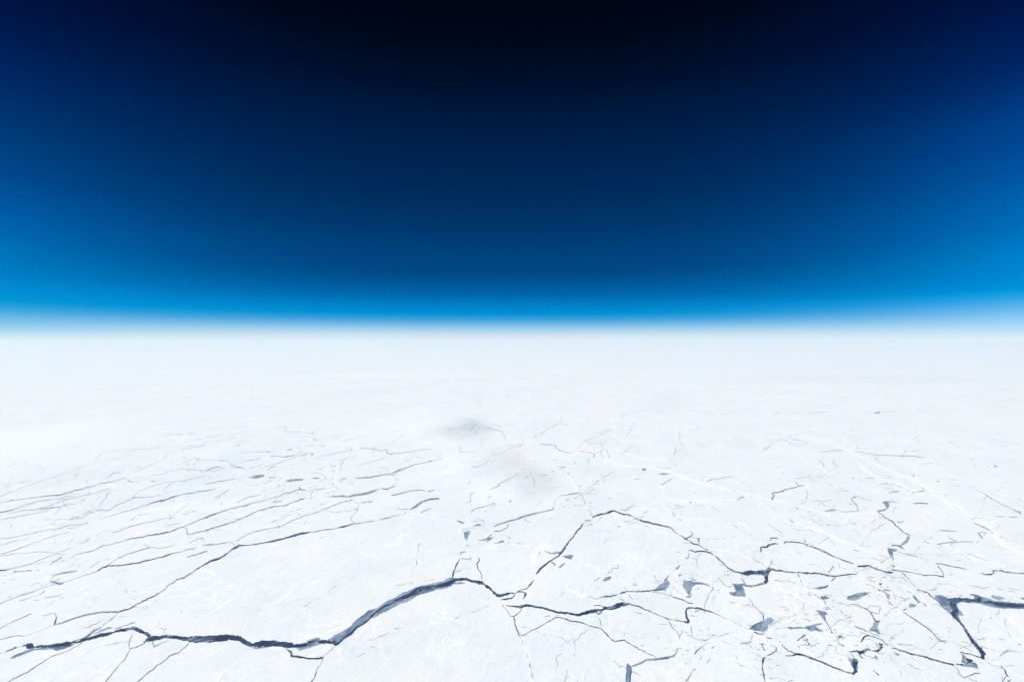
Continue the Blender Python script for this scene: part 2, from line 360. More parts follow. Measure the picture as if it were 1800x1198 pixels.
# line kinds: w crack of open water, b broken crack, g crack filled with young ice, s closed seam, r pressure ridge
# polygon kinds: W open water, G young ice (followed by "| label")
DATA = """
#A0
W 0,845 60,818 150,790 210,768 262,765 268,788 330,775 420,768 500,755 560,752 640,735 700,720 740,705 830,680 930,655 1030,640 1075,630 1100,645 1140,665 1195,695 1190,712 1240,702 1290,697 1350,697 1430,708 1500,712 1600,708 1700,705 1800,703 1800,745 1700,752 1600,755 1510,758 1440,745 1380,730 1290,728 1240,738 1190,750 1145,765 1130,755 1165,725 1170,712 1120,685 1050,655 960,672 870,695 780,720 700,742 660,750 600,765 540,780 440,795 380,795 330,800 250,810 205,805 205,785 110,810 0,848
w 1145,765,8 1100,785,6 1030,808,8 1020,780,8 1025,745,6 1045,700,3 1055,670,2
w 1030,808,6 1015,840,6 985,895,6 940,940,5 890,1000,6 835,1071,8
w 1205,745,4 1210,770,6 1222,795,8 1270,765,4 1345,737,3
w 1500,760,6 1460,800,6 1415,838,6 1345,860,8 1325,880,6 1240,940,6 1180,990,6 1090,1070,6
w 660,755,4 600,790,4 540,820,4 440,855,5 380,885,5 290,940,6 215,995,7 150,1025,7 75,1065,6
G 560,752 640,725 700,690 740,655 800,632 805,640 760,665 720,695 700,719 640,736 600,748 | grey sliver of young ice tapering above the left arm of the long dark lead
G 730,690 800,655 850,635 900,642 860,650 800,672 750,690 | small mauve-grey young ice wedge just left of the kink in the long lead
G 905,645 960,630 1040,600 1070,595 1070,600 1010,620 950,645 915,650 | thin grey young ice streak above the kink in the long lead
G 80,882 130,850 200,820 260,808 330,798 400,794 440,793 540,778 600,764 560,790 500,810 450,822 420,812 370,815 320,815 270,820 220,840 150,865 90,885 | pale grey young ice tail under the far left end of the long lead
w 425,620,8 440,590,10 448,560,8 440,528,4 400,530,4 330,548,4
g 425,620,10 500,600,12 580,570,12 680,540,14 760,525,14 850,517,12 940,517,12 | narrow grey young ice strip with a blunt left end, above the far left lead
w 940,517,12 1010,495,12 1080,458,6 1130,430,8 1180,405,10 1240,378,8 1300,340,4 1350,295,6 1400,262,8 1460,242,10 1540,190,8 1610,145,10 1660,115,14 1720,98,16 1760,80,8 1800,52,6
w 0,190,12 60,182,5 150,160,4 260,130,4 330,100,4 430,65,3 520,60,2
g 105,198,8 180,195,6 255,188,8 | short grey young ice streak near the left edge of the view
g 400,230,6 450,220,10 520,208,12 610,192,8 | short grey young ice streak between two parallel cracks on the left
G 390,268 440,275 470,285 510,285 490,300 460,305 440,290 400,278 | tiny bent grey young ice patch on the left, at the edge of a wide floe
w 770,195,10 810,165,8 850,152,10 950,150,8 1050,135,10 1150,112,10 1250,88,8 1320,68,12 1420,45,4 1500,20,4 1560,0,4
w 385,150,4 440,110,4 490,80,10
w 1475,85,6 1540,68,6 1640,35,8
w 0,450,4 100,412,4 200,370,3 330,330,3 460,290,3 600,250,3 770,195,4
w 0,650,4 80,605,4 170,565,5 255,527,5
w 0,733,4 80,712,5 150,700,5 185,708,4 240,690,2 330,660,2 425,620,3
w 805,632,4 840,600,3 900,555,3 945,518,3
w 940,520,2 1070,478,2 1160,480,3
s 385,270 390,300 440,300 460,320 490,370 500,400 450,440 460,480 450,520
s 250,188 310,205 380,240 385,270
s 1478,90 1470,130 1440,200 1438,245
#A1
W 0,708 90,703 200,698 290,710 330,740 380,765 430,750 480,742 560,740 640,748 690,755 705,775 760,768 830,745 900,733 960,735 1030,740 1045,750 1045,775 1030,790 1020,775 980,765 920,760 850,775 780,790 700,797 650,800 600,785 540,780 480,790 430,795 370,790 300,765 240,742 180,740 0,745
w 1035,778,20 1100,722,14 1160,680,14 1230,623,14 1300,572,14 1380,500,18 1450,460,16 1520,420,18 1580,390,20 1660,350,20 1720,322,24 1800,318,26
G 970,735 1010,710 1080,675 1160,625 1200,575 1300,500 1370,480 1450,425 1530,385 1600,355 1680,318 1760,300 1820,290 1820,350 1740,370 1660,400 1600,440 1540,455 1440,510 1350,555 1290,580 1230,630 1180,680 1110,730 1060,775 1045,775 1035,745 | broad grey young ice strip along the rising part of the long lead
G 300,765 360,795 410,812 480,800 540,790 600,790 655,802 600,780 540,775 480,788 430,793 370,788 | grey young ice fringe under the wavy middle of the long lead
G 715,795 750,825 830,800 920,770 980,768 920,758 850,772 780,788 | grey young ice wedge on the lower side of the long lead, left of its rise
G 760,769 830,735 905,718 920,735 900,735 830,748 | thin grey young ice fringe along the upper side of the long lead's flat middle
w 655,815,20 680,830,16 685,865,18 770,875,16 860,885,12 940,875,18
w 640,800,8 655,815,12
w 1025,790,4 960,850,3 930,885,4 915,930,3 880,1000,8 840,1071,8
w 0,147,6 60,110,14 120,92,12 170,55,6 215,22,8 270,-1,10
#A2
G 0,385 60,355 130,335 200,305 290,285 360,270 400,245 430,240 470,250 440,270 460,285 520,283 535,290 440,298 380,330 250,350 150,375 60,420 0,453 | grey young ice margin along the crest of the long lead, below the small crack pair
W 0,412 60,382 130,357 190,327 260,307 340,292 400,272 440,260 470,247 520,243 580,262 640,268 665,272 700,300 740,330 790,375 840,370 890,362 925,365 900,372 850,390 795,402 760,380 720,335 680,300 620,290 560,275 500,272 450,275 430,295 380,315 300,325 240,335 180,355 120,385 60,410 0,436
w 925,372,6 950,357,8 990,358,10 1010,372,16 1000,395,14 985,420,4
w 805,425,3 850,415,12 895,408,12 915,390,8 930,370,5
w 940,355,6 980,340,7 1020,330,6 1040,305,12 1060,280,8 1075,258,4
s 1075,258 1088,215
s 790,402 805,425 820,450
w 1088,215,14 1120,180,16 1160,145,16 1195,118,12 1240,90,8 1275,68,10 1300,35,14 1325,10,12
w 845,462,6 870,467,8 930,475,14 975,475,24 1000,465,20 1060,468,18 1120,480,16 1190,500,16 1260,518,16 1340,525,18 1430,540,20 1480,525,26 1540,512,30 1600,500,16 1660,485,24 1720,482,28 1760,460,30 1800,450,30
w 1540,470,6 1590,462,8 1620,475,8 1650,490,8
w 1560,510,6 1585,535,10 1610,515,10 1590,490,6
w 820,450,5 850,490,4 885,550,5 915,550,7 960,520,5 980,490,7
w 912,550,7 925,620,8 962,710,9
b 962,712,3 985,770,4 1010,840,5 1035,890,4 1040,940,8 1060,1000,6 1068,1065,6
w 965,710,5 1050,665,5 1150,615,6 1200,588,7 1255,555,8 1350,580,10 1430,595,10 1500,620,8 1600,645,8 1660,705,8 1715,750,7 1790,738,8
w 1260,520,4 1265,545,3
g 1490,390,5 1560,415,7 1600,400,8 1690,395,9 1715,380,8 | fine grey young ice thread above the middle lead, centre right
w 1750,375,7 1800,362,5
w 1745,405,5 1790,430,8
G 1615,270 1640,240 1690,235 1670,262 1640,275 | tiny isolated grey young ice fleck right of centre
b 1590,560,4 1605,620,4 1640,680,3
#A3
w 0,480,20 40,490,20 100,475,32 150,455,34 210,452,14 280,470,12 350,500,8 420,530,6 490,562,7 560,578,6 640,592,8 680,600,24
w 720,483,12 680,483,12 658,495,14 655,520,14 662,560,16 680,600,22
w 720,485,12 760,485,12 800,500,14 860,515,10 920,543,4 1000,580,3 1080,620,5 1155,655,6
w 675,30,8 700,30,8 735,42,10 780,35,12 850,48,12 880,72,4
w 880,72,8 910,90,12 935,115,8 980,160,8 1040,195,16
b 680,50,6 675,85,6 640,105,8 610,145,8 580,180,8 550,185,6 530,220,6
b 500,250,5 530,220,5
G 490,255 510,238 508,262 530,290 515,320 490,350 470,345 430,350 390,352 420,330 440,305 480,290 | grey young ice triangle at the right end of a short crack, centre right
w 130,375,6 190,355,8 300,357,9 360,352,9 400,340,9 440,345,6 500,315,6
w 385,358,5 480,370,4 540,385,6 560,402,8 620,415,10 650,430,6 670,442,9 715,448,9
s 650,430 645,460 658,490
w 0,392,6 50,390,5 85,385,8 130,375,3
G 630,262 660,268 720,280 780,282 850,308 780,300 730,300 705,325 690,370 700,410 680,380 655,350 630,310 | grey young ice patch shaped like a bird with a long right wing
G 650,395 680,385 692,400 670,412 | tiny grey young ice patch under the bird-shaped one
G 580,340 597,350 598,378 590,370 | tiny upright grey young ice fleck left of the bird-shaped patch
w 705,238,5 735,275,5
w 870,200,5 885,188,5
w 975,198,4 1005,190,6
w 1090,240,5 1110,270,5 1130,298,5
w 1140,390,3 1165,420,4 1185,460,4 1230,500,4 1265,530,7 1272,590,10
G 1160,650 1200,610 1270,592 1300,560 1330,560 1358,580 1340,600 1330,620 1310,615 1300,650 1270,680 1220,665 1180,658 | slate-grey young ice patch shaped like a mitten, lower right
w 1155,652,8 1200,615,6 1270,595,8
w 1190,672,8 1230,688,12 1270,690,10 1275,680,5
b 1270,690,5 1300,720,6 1340,725,8 1380,745,8 1420,755,8
w 1420,755,6 1420,785,6 1460,820,8 1500,835,8 1525,848,8
w 1440,860,8 1500,862,10 1525,848,16 1600,862,14 1680,890,12 1740,915,12 1800,945,12
b 1260,760,6 1268,800,6 1290,830,6 1280,870,10
w 1280,870,10 1266,900,20 1262,940,8 1270,1000,10 1280,1071,10
w 1290,865,6 1330,850,8 1370,825,8 1370,795,5 1345,780,4
w 1370,825,5 1420,850,5
g 1085,770,14 1110,762,8 1190,750,5 | faint grey young ice dash left of the broken crossing at the lower right
w 725,850,10 740,825,10 780,790,6 820,765,5
w 855,812,6 882,785,6
w 200,375,4 225,405,4 255,425,4
w 490,565,5 520,580,5 540,630,5 600,700,6 615,700,5 635,655,5
w 635,675,4 680,680,4
b 690,620,3 700,660,4 715,720,4
b 605,700,4 600,750,4 592,800,8
g 592,800,10 580,840,8 560,865,18 500,880,20 430,890,18 340,895,16 310,915,16 230,945,14 | grey young ice strip stepping down to the bottom edge, right of centre
G 190,920 225,945 228,1000 212,1071 205,1110 170,1110 180,1071 185,980 | upright grey young ice strip cut off by the bottom edge
w 225,945,8 220,1000,8 212,1071,8 205,1110,8
w -10,645,6 40,705,6 95,750,6 170,738,8 230,775,7 300,815,7 380,855,6 435,878,5
w 660,1060,5 690,1020,6 700,990,5 740,960,4
W 1040,190 1100,200 1150,190 1210,198 1250,185 1290,180 1315,160 1330,172 1370,182 1450,195 1560,200 1690,205 1710,205 1705,218 1660,215 1560,210 1450,205 1370,195 1335,188 1315,200 1305,230 1300,290 1270,285 1275,230 1250,215 1190,215 1120,225 1080,212 1030,200
G 1118,224 1190,214 1250,214 1272,228 1180,224 1140,236 | slim grey young ice fringe under the T-shaped lead on the right
G 1300,288 1280,300 1220,312 1150,318 1120,312 1110,300 1180,305 1220,298 1270,283 | grey young ice band from the T-shaped lead's foot to the arrow-shaped patch
G 1015,288 1060,295 1120,288 1125,300 1100,310 1120,350 1135,395 1060,393 1020,385 980,362 1040,360 1050,345 1035,310 | arrow-shaped slate-grey young ice patch below the T-shaped lead
w 1545,212,8 1555,245,8
b 1555,245,4 1600,330,4
w 1335,100,6 1325,140,4 1315,165,4
w 1710,208,7 1760,220,7 1800,230,8
w 680,545,4 760,552,4
b 720,520,6 780,495,6
b 590,230,6 640,218,6 660,225,6
b 570,255,7 580,300,7
b 400,215,4 420,250,4
b 100,240,4 150,275,4 190,350,4
b 230,300,3 330,310,6
b 620,840,6 640,860,5
b 820,930,4 870,850,4
b 1230,1020,5 1270,1010,5
#A4
w 120,0,4 210,40,5 300,80,6 400,115,7 455,137,5
w 480,155,12 540,155,14 570,150,12 610,168,10 680,190,10 740,205,14 765,202,10
w 755,180,12 830,195,7 940,212,7 1010,228,7 1060,225,7 1170,240,10
w 830,200,6 870,240,6 898,268,5
b 898,268,4 950,335,4
w 1100,132,8 1200,148,8 1290,165,7 1355,180,4
w 1115,145,3 1155,200,5 1162,235,8
w 1450,208,5 1510,222,9 1565,210,9 1550,190,8 1610,188,10 1700,205,8 1800,210,8
w 250,215,7 275,180,8 298,148,6
w 180,208,8 240,228,8 300,232,10 400,222,10 470,218,9 485,205,8
w 275,272,10 300,250,8 320,240,5
G 125,325 180,318 250,302 255,310 230,328 180,340 | small grey young ice wedge under the thick dark crack on the right
w 240,280,6 245,302,6
G 395,410 410,390 470,370 540,358 600,360 560,378 520,395 460,428 420,425 | leaf-shaped grey young ice patch on the right
G 185,388 230,390 265,405 230,418 200,408 | small grey young ice patch left of the leaf-shaped one
w 85,350,5 150,385,5 210,415,6 245,460,6
G 200,485 250,475 280,495 240,502 | small dark grey young ice lens below and left of the leaf-shaped patch
G 145,500 180,502 230,512 255,540 225,540 230,580 225,590 190,545 | pointed grey young ice patch above the ragged winged one, lower right
w 225,580,8 250,620,6 275,660,6 275,680,14 290,680,14
G -110,635 -60,632 0,632 60,638 120,618 190,602 215,610 150,628 200,655 215,672 150,662 110,670 80,650 20,648 -50,652 | ragged winged grey young ice patch in the broken zone, lower right
G 300,705 350,702 405,725 350,720 | thin grey young ice wedge in the broken zone, lower right
w 425,447,5 500,472,7 560,495,8 600,520,8 655,530,6 655,500,6 670,480,5
w 580,520,8 610,560,10 630,590,10 670,590,6
w 560,495,4 580,465,4 660,475,4
G 570,665 600,630 620,590 660,590 640,630 655,660 665,695 620,670 | blue-grey young ice triangle above the black zigzag crack, lower right
w 455,630,6 530,655,8 580,680,5 665,712,7
w 510,755,12 530,720,16 560,700,10 610,710,7 680,740,7 705,765,7
W 650,760 705,765 680,775 690,795 660,820 640,835 560,820 510,850 480,830 540,815 570,800 600,820 640,815 660,790
w 620,750,6 640,785,8 660,800,6
w 415,835,8 480,822,14 510,870,8 530,885,8
w 430,850,8 455,870,6 440,885,6
W 445,885 485,890 488,985 450,1015 430,1000 455,980
G 410,880 430,880 450,895 455,960 440,950 | narrow grey young ice wedge beside the short thick vertical crack near the bottom
w -1,843,14 100,875,14 200,910,12 300,955,12 380,985,12 440,1000,14
G 640,345 660,335 690,350 720,375 740,380 730,420 700,370 670,352 | hook-shaped grey young ice sliver right of the leaf-shaped patch
b 720,420,5 740,450,5 800,470,6
G 640,290 685,285 665,310 | tiny grey young ice triangle right of the leaf-shaped patch, upper one
G 680,330 755,345 730,352 690,345 | thin grey young ice dash right of the hook-shaped sliver's top
G 915,385 940,385 960,415 990,440 960,450 940,420 | narrow slanting grey young ice patch left of the V-shaped lead
G 890,460 900,445 955,460 930,480 890,480 | small blocky grey young ice patch left of the V-shaped lead
w 840,510,7 850,500,7 880,490,7
w 840,510,7 900,550,7 960,590,8 1030,640,8 1095,700,7 1140,745,10
b 1140,745,4 1185,760,4 1240,800,6 1295,830,6
w 950,342,8 975,345,7 1040,365,10 1080,400,10 1095,420,8
w 955,345,6 970,370,5
G 1095,380 1140,378 1200,405 1300,405 1410,415 1410,395 1365,375 1430,380 1490,400 1560,425 1650,430 1700,440 1830,450 1830,492 1700,490 1600,485 1520,470 1450,450 1400,442 1300,440 1270,450 1280,490 1325,545 1280,540 1300,590 1350,650 1400,730 1450,790 1500,855 1485,860 1490,890 1465,890 1460,850 1400,770 1375,740 1340,680 1290,600 1225,540 1190,510 1150,480 1120,440 1095,410 | blue-grey young ice lining the V-shaped lead at the right edge
W 1190,415 1230,407 1310,408 1400,419 1412,390 1460,395 1490,415 1530,432 1650,442 1830,458 1830,480 1650,478 1560,460 1480,445 1400,440 1320,435 1270,440 1260,455 1275,480 1278,520 1250,530 1280,580 1330,630 1370,690 1410,760 1490,835 1500,855 1485,860 1490,890 1468,888 1460,850 1400,770 1375,740 1340,680 1285,600 1225,540 1220,520 1240,500 1210,470 1215,440
G 1540,400 1545,380 1600,390 1660,415 1615,415 1645,430 1600,425 | grey young ice flake above the flat arm of the V-shaped lead
G 1765,400 1800,400 1830,410 1830,425 1790,420 | grey young ice flake at the right edge above the V-shaped lead
w 1295,832,10 1360,845,8 1430,870,8 1485,888,10
W 1295,832 1310,840 1350,880 1400,900 1375,915 1300,940 1240,935 1300,925 1360,910 1335,880
G 1312,850 1333,880 1365,908 1330,920 1305,915 | small grey young ice wedge inside the hooked crack end under the V-shaped lead
G 1370,915 1410,910 1430,930 1440,965 1400,955 1320,945 1300,940 | dark grey young ice foot below the hooked crack end, lower right
w 1380,912,10 1420,935,10 1435,960,6
w 755,798,8 820,820,12 920,850,14 1030,872,14 1120,902,14 1200,925,14 1250,935,14
b 700,765,5 755,798,6
w 1250,940,5 1280,975,5 1300,1015,6 1330,1035,6 1370,1020,6 1410,1000,8 1460,995,7
w 1350,1035,5 1385,1050,5
b 1500,865,4 1600,930,4
w 1600,930,5 1645,970,8 1660,1010,10 1680,1030,8
w 1665,1015,6 1640,1050,6
w 1700,1045,8 1670,1068,8
w 1045,345,5 1105,335,5 1110,318,5
w 1100,290,3 1200,298,3 1290,320,2
g 622,860,16 640,895,22 | faint grey young ice smudge below the black zigzag crack
G 770,835 800,840 822,852 800,865 785,855 | faint grey young ice smudge at the left end of the long slanting crack, lower right
b 245,780,6 330,775,6 355,770,12 400,815,6 415,835,6
w 0,775,6 20,790,6 30,800,5
w 20,775,6 100,778,5 165,775,5
b 0,745,8 50,710,10 80,690,8 40,680,7
b 80,740,6 110,775,6
b 905,375,4 920,390,4
b 600,970,4 650,1010,8 700,1060,6
b 640,280,3 580,265,4 
b 910,870,8 930,900,8
b 985,440,6 1030,470,6
b 340,570,4 375,585,6 
#B0
w 0,462,4 80,450,4 250,425,4 450,405,8 500,395,5 600,365,5 700,340,5 760,328,3 790,312,6 860,302,8 920,288,4 1000,265,5
w 0,538,8 70,528,6 180,490,3 220,475,5 300,452,3 390,440,4 480,435,3 545,432,3
w 60,548,2 150,528,3 270,520,4 380,492,3 460,460,3 545,432,4 650,408,3 780,378,3 880,345,4
w 800,285,2 890,238,3 882,212,5
w 890,228,5 935,230,4 960,230,2
w 1010,275,8 1015,292,8 1060,300,4 1120,302,4
w 1190,290,5 1225,295,8 1235,305,8
w 1050,425,3 1090,380,2 1160,350,3 1230,325,5 1265,313,6 1330,300,3 1420,290,3 1500,280,3 1560,265,3 1630,250,2
w 520,600,2 650,582,4 740,535,4 810,518,4 860,525,4 930,480,4 1050,425,5 1200,418,3 1290,395,2 1370,365,2
w 770,600,2 900,560,3 1010,528,3 1100,500,3 1160,480,4 1210,462,8 1300,445,10 1370,418,8 1430,402,4 1500,390,6 1540,383,6 1620,372,6 1680,358,4
w 880,703,3 960,680,4 1080,640,4 1200,612,3 1340,585,3 1390,545,2 1500,460,2
w 580,880,3 700,852,5 760,830,5 810,802,5 880,792,4 960,770,4 1060,745,6 1180,718,8 1300,703,10 1350,693,6 1440,655,6 1475,660,4 1480,680,6 1485,718,6 1600,690,5 1700,660,5 1800,632,4
w 1450,650,4 1520,625,5 1600,590,5 1700,550,6 1800,520,5
w 1595,803,5 1700,792,4 1770,783,4 1800,788,3
w 1480,790,3 1550,760,3 1605,740,4 1612,775,4
w 850,955,4 920,910,3 1000,872,4 1090,845,6 1180,818,4 1290,820,3 1340,808,3 1400,802,2
w 450,670,4 560,640,4 710,620,4
w 0,745,3 120,735,3 260,705,3 450,668,3
w 0,870,4 140,830,4 250,785,3 400,735,3 560,690,2
w 0,885,3 200,860,3 330,850,3 480,865,3
w 0,600,3 200,560,3 400,520,2
w 1190,248,2 1290,238,3 1380,208,3 1450,195,4 1560,202,4 1590,218,4 1650,205,3 1740,175,3
w 1050,225,2 1160,180,3 1250,140,4
w 740,125,3 780,100,5 800,65,6
w 350,38,3 460,30,3 560,18,3 680,10,3
w 800,50,2 1150,40,3 1280,20,3
w 1430,38,3 1560,22,3 1620,20,3
w 860,128,2 960,105,2 1020,82,3
w 0,415,3 250,318,3 480,240,3 680,170,3
w 1750,460,5 1748,490,5
w 0,800,3 120,765,3 240,740,2
g 300,520,5 400,505,11 480,495,5 | faint blue-grey young ice smear between two cracks, far left
#B1
w 0,210,4 60,190,4 110,178,3
w 105,115,4 120,130,4 180,135,4 200,158,5 270,180,4 320,202,5
w 340,138,3 430,115,3 440,95,2
w 0,315,5 80,302,5 170,288,5 250,275,3
w 0,375,3 100,350,3
G 340,265 400,248 470,242 470,258 420,268 380,270 | small blue-grey young ice lens among hairline cracks, upper left
w 505,260,5 570,265,5
G 640,285 690,278 740,275 790,275 770,287 720,292 680,300 650,298 | flat blue-grey young ice lens in the crumbled strip, left of centre
g 840,272,6 905,270,12 | tiny grey young ice dash right of the flat lens in the crumbled strip
w 515,98,5 590,96,5 640,100,7 740,85,3 830,70,3 855,75,8 845,100,8
w 590,72,8 605,72,8
w 650,52,5 690,35,8
w 460,182,3 560,160,3 680,118,3 740,95,2
w 1225,33,5 1350,42,6 1400,52,6 1445,42,5 1440,65,8 1455,78,6 1550,70,5 1700,48,4 1800,38,3
w 1200,170,2 1320,140,3 1410,115,3 1425,90,3
g 1185,270,8 1300,265,12 1400,245,10 1470,237,8 1520,215,14 1560,192,8 | slim blue-grey young ice strip curving up to the right, left of centre
w 1560,192,5 1600,185,3 1620,175,4 1690,155,4 1800,128,4
b 1060,300,3 1100,270,8 1180,268,6
G 950,410 1040,408 1090,402 1130,412 1150,405 1220,390 1290,378 1340,360 1400,352 1350,375 1300,395 1240,408 1180,415 1120,422 1050,418 | blue-grey young ice sliver above the long straight crack, left of centre
w 1400,352,8 1440,355,10 1510,325,4
w 1520,330,2 1500,270,2 1480,240,2
w 525,463,4 590,455,5 615,445,5
g 1470,405,8 1550,392,10 1620,370,10 1700,362,10 1750,370,6 | pale grey young ice thread at the tip of the crack fan, left of centre
w 240,770,3 330,715,4 430,685,6 520,665,4 600,652,4 700,600,4 800,562,4 900,535,4 1000,495,5 1090,460,5 1175,440,6
w 1180,455,3 1230,470,3
g 1230,465,7 1330,453,9 | short grey young ice dash above the long straight crack, left of centre
w 1220,475,3 1200,530,4 1150,590,4 1180,625,3
b 750,330,4 750,358,6 860,340,5 940,320,4 1000,315,4
w 860,340,4 890,360,5 960,345,3
w 1510,510,5 1570,520,4 1620,508,4
w 1700,545,6 1740,525,5 1800,508,4
w 215,832,8 250,812,14 290,800,10 350,797,6 400,792,10 480,777,8 560,762,16 640,742,12 720,720,18 800,702,14 840,697,4 900,685,6 1000,672,6 1045,667,3 1090,655,12 1150,635,10 1185,627,8 1250,620,2 1330,607,7 1350,604,2 1385,598,2 1440,585,8 1500,568,3 1560,552,5 1600,540,6
w 0,685,5 150,640,6 240,612,5 320,575,5 390,540,6 480,515,6 560,492,7 640,485,6 700,460,6 770,435,7 800,422,3
w 0,590,6 160,525,5 290,492,5 400,462,4 520,430,4 640,388,5 720,365,5 750,358,8 810,365,4
w 0,800,4 130,785,4 210,775,4 235,795,4 300,800,5
w 250,465,4 350,420,4 450,390,3
w 80,440,3 190,360,4 180,355,4
w 900,300,3 960,260,3 900,225,3 830,235,3
b 1060,200,5 1100,210,4
w 880,110,3 1000,80,3 1180,45,3
w 280,70,3 380,62,3 560,55,3
w 200,185,4 290,182,5
b 520,620,3 590,595,3 700,515,3 750,500,3
b 980,150,3 1000,160,3
#B2
g 95,518,14 150,485,22 200,452,14 260,435,16 325,430,16 | blue-grey young ice strip at the right end of the long straight crack
w 75,185,4 160,155,4 340,120,4 320,95,2 375,50,2
w 0,215,5 75,185,5
w 230,375,8 295,367,7
b 315,580,3 400,598,4 470,610,5
G 460,605 500,610 530,620 500,632 | tiny grey young ice fleck above the crest of the big smooth floe, left one
G 570,650 610,638 640,628 665,640 620,648 | tiny grey young ice fleck above the crest of the big smooth floe, right one
G 510,665 530,700 560,680 570,700 545,765 525,740 | pale upright grey young ice patch above the pair of short cracks
w 575,545,5 590,520,5 660,500,4 770,462,5
g 755,655,10 800,632,12 870,610,12 940,592,12 1010,565,12 1120,542,8 1225,515,8 1235,490,6 | long slim blue-grey young ice strip rising to the right through the centre
w 1235,490,3 1240,440,2 1290,405,3 1350,398,6 1440,383,7 1438,370,5
w 870,620,6 862,660,6 810,685,6 755,690,7
w 740,705,5 710,740,6 680,755,7 630,758,5
G 690,770 720,740 755,735 730,755 700,772 | tiny grey young ice chip left of the wedge at the centre junction
G 745,790 800,770 830,757 840,772 800,782 | small dark grey young ice wedge at the centre junction
w 870,775,8 890,775,8
b 930,780,4 1000,798,5 1070,820,3
w 540,850,6 500,855,6 487,880,6
w 540,815,5 535,795,4 575,800,4
w 490,905,6 470,940,9 440,1000,10 430,1050,14
w 490,905,5 550,908,5 572,915,5 575,880,2
w 632,895,8 645,912,6 622,950,8 632,985,7 655,1020,7 662,1085,5
b 440,1018,4 520,992,4 615,965,4
w 1150,845,5 1180,852,8 1215,865,8
G 1210,865 1240,850 1280,850 1300,840 1310,850 1270,868 1230,872 | grey young ice patch left of the diagonal crack near the centre
G 1280,880 1330,880 1370,875 1395,880 1370,900 1380,910 1330,905 | grey young ice patch right of the diagonal crack near the centre
w 1205,928,10 1240,950,10 1245,965,6
w 1265,975,8 1285,970,10 1320,938,8
w 1110,880,5 1122,840,5
w 1275,875,10 1300,845,12 1330,800,12 1370,745,10 1410,690,12 1450,645,12 1470,620,6
w 1470,600,5 1515,600,6 1530,620,6
w 1530,590,6 1550,570,12 1600,552,14 1640,550,10 1700,528,12 1720,530,10 1760,548,12 1800,555,10
b 1470,620,5 1500,610,5 1530,590,5
b 1290,495,3 1380,488,5 1470,478,5 1460,490,4 1550,528,5
w 1445,385,3 1475,450,3 1475,475,3
b 1320,455,3 1345,430,4 1400,415,5
w 1490,392,6 1525,392,6
w 1510,545,5 1550,570,5
w 460,0,4 490,35,6 490,62,6 620,62,4
w 640,175,2 700,145,4 740,90,5 830,65,4 860,42,4 1000,5,3
w 710,360,2 795,330,6 795,315,6 880,275,4 955,230,4
w 985,275,3 1040,245,4
w 1115,248,3 1180,245,4
w 1120,0,6 1245,12,7 1255,38,6 1330,65,5 1385,70,4
w 1430,55,4 1500,65,4 1555,75,5 1550,100,8 1535,100,5
w 1560,75,3 1640,35,3
b 1510,115,5 1495,180,4 1490,220,5 1440,260,4 1435,295,4 1430,360,4
w 545,325,4 580,285,4
w 525,470,3 575,450,3 570,430,3 575,395,4 610,380,3
w 870,458,5 900,445,7
w 1330,240,4 1350,225,4 1345,245,4
b 1210,220,5 1240,208,6 1270,190,5 1350,180,5 1390,155,5 1430,120,5
w 1600,0,3 1500,-5,3
b 900,770,3 880,735,4 790,720,4
#B3
w 0,550,12 20,552,10 50,535,12 95,528,10 140,548,10 200,558,12 235,570,6 270,595,6 300,605,14 370,622,14 440,637,14 490,648,12 545,668,8 590,710,5 650,748,10 680,760,5 720,790,12 755,797,8 790,820,6 830,840,12
w 130,515,4 170,525,5 210,500,4 260,480,5
G 425,237 480,230 550,235 490,245 | tiny diamond of grey young ice right of centre, far up the ice
G 310,195 340,190 340,210 310,210 | tiny square of blue-grey young ice left of the diamond, far up the ice
w 450,328,4 500,300,5 550,265,5
w 820,302,5 880,275,5 960,265,4 1050,255,3
w 1020,375,5 1050,370,6
w 675,465,5 705,455,6
w 945,458,6 970,450,6
w 455,460,7 458,475,6
w 520,475,5 530,465,5
w 390,425,4 410,418,3
b 545,530,5 560,560,5 600,590,5 635,615,6
w 690,680,4 710,715,5 670,740,8 640,745,6
G 750,740 770,745 755,780 | tiny grey young ice sliver by the bright square block, right of centre
g 805,748,6 835,750,8 | tiny grey young ice dash right of the bright square block
w 660,745,4 690,735,4 750,742,4 765,785,4 720,790,4
G 1335,445 1330,425 1345,410 1330,390 1350,395 1360,410 1350,425 1350,440 | short zigzag of grey young ice at the left end of a stepped crack, upper right
w 1335,390,8 1380,382,6 1430,370,10 1440,358,8 1490,350,6 1545,332,8 1600,328,3
w 1545,330,8 1535,310,6 1515,295,5
w 1510,272,3 1600,260,3 1650,265,3 1662,300,3
w 1305,625,3 1350,660,3 1420,705,4
w 1465,592,4 1510,625,6
w 1520,498,5 1550,520,6
w 1325,765,8 1330,740,9 1385,742,8
w 1250,855,8 1248,815,12 1300,812,14 1310,795,16 1390,788,10
w 1430,785,16 1450,772,10 1530,775,10 1600,792,6 1700,825,6 1800,865,5
b 1060,440,5 1100,420,5 1220,415,4
b 300,640,3 420,660,3
b 1590,750,4 1610,785,4
#B4
w 60,792,4 150,815,6 250,865,6 350,910,6 460,948,6
w 190,75,3 205,60,4 270,52,4 360,50,5 500,60,5 620,85,5 730,88,5 870,92,6 990,102,7
b 990,102,5 1130,125,5 1360,160,3 1440,172,5 1570,182,6
G 1560,165 1580,168 1588,185 1570,182 | tiny grey young ice fleck at the far right end of a hairline crack
w 170,125,4 215,160,5 220,185,4
w 285,125,5 322,175,5
w 620,100,8 630,115,8 650,128,5
w 150,255,3 212,248,4
w 540,267,4 615,265,5
w 680,270,5 720,270,5 755,260,4
w 735,382,5 810,373,8
w 905,385,4 960,378,6 1020,368,6 990,340,5
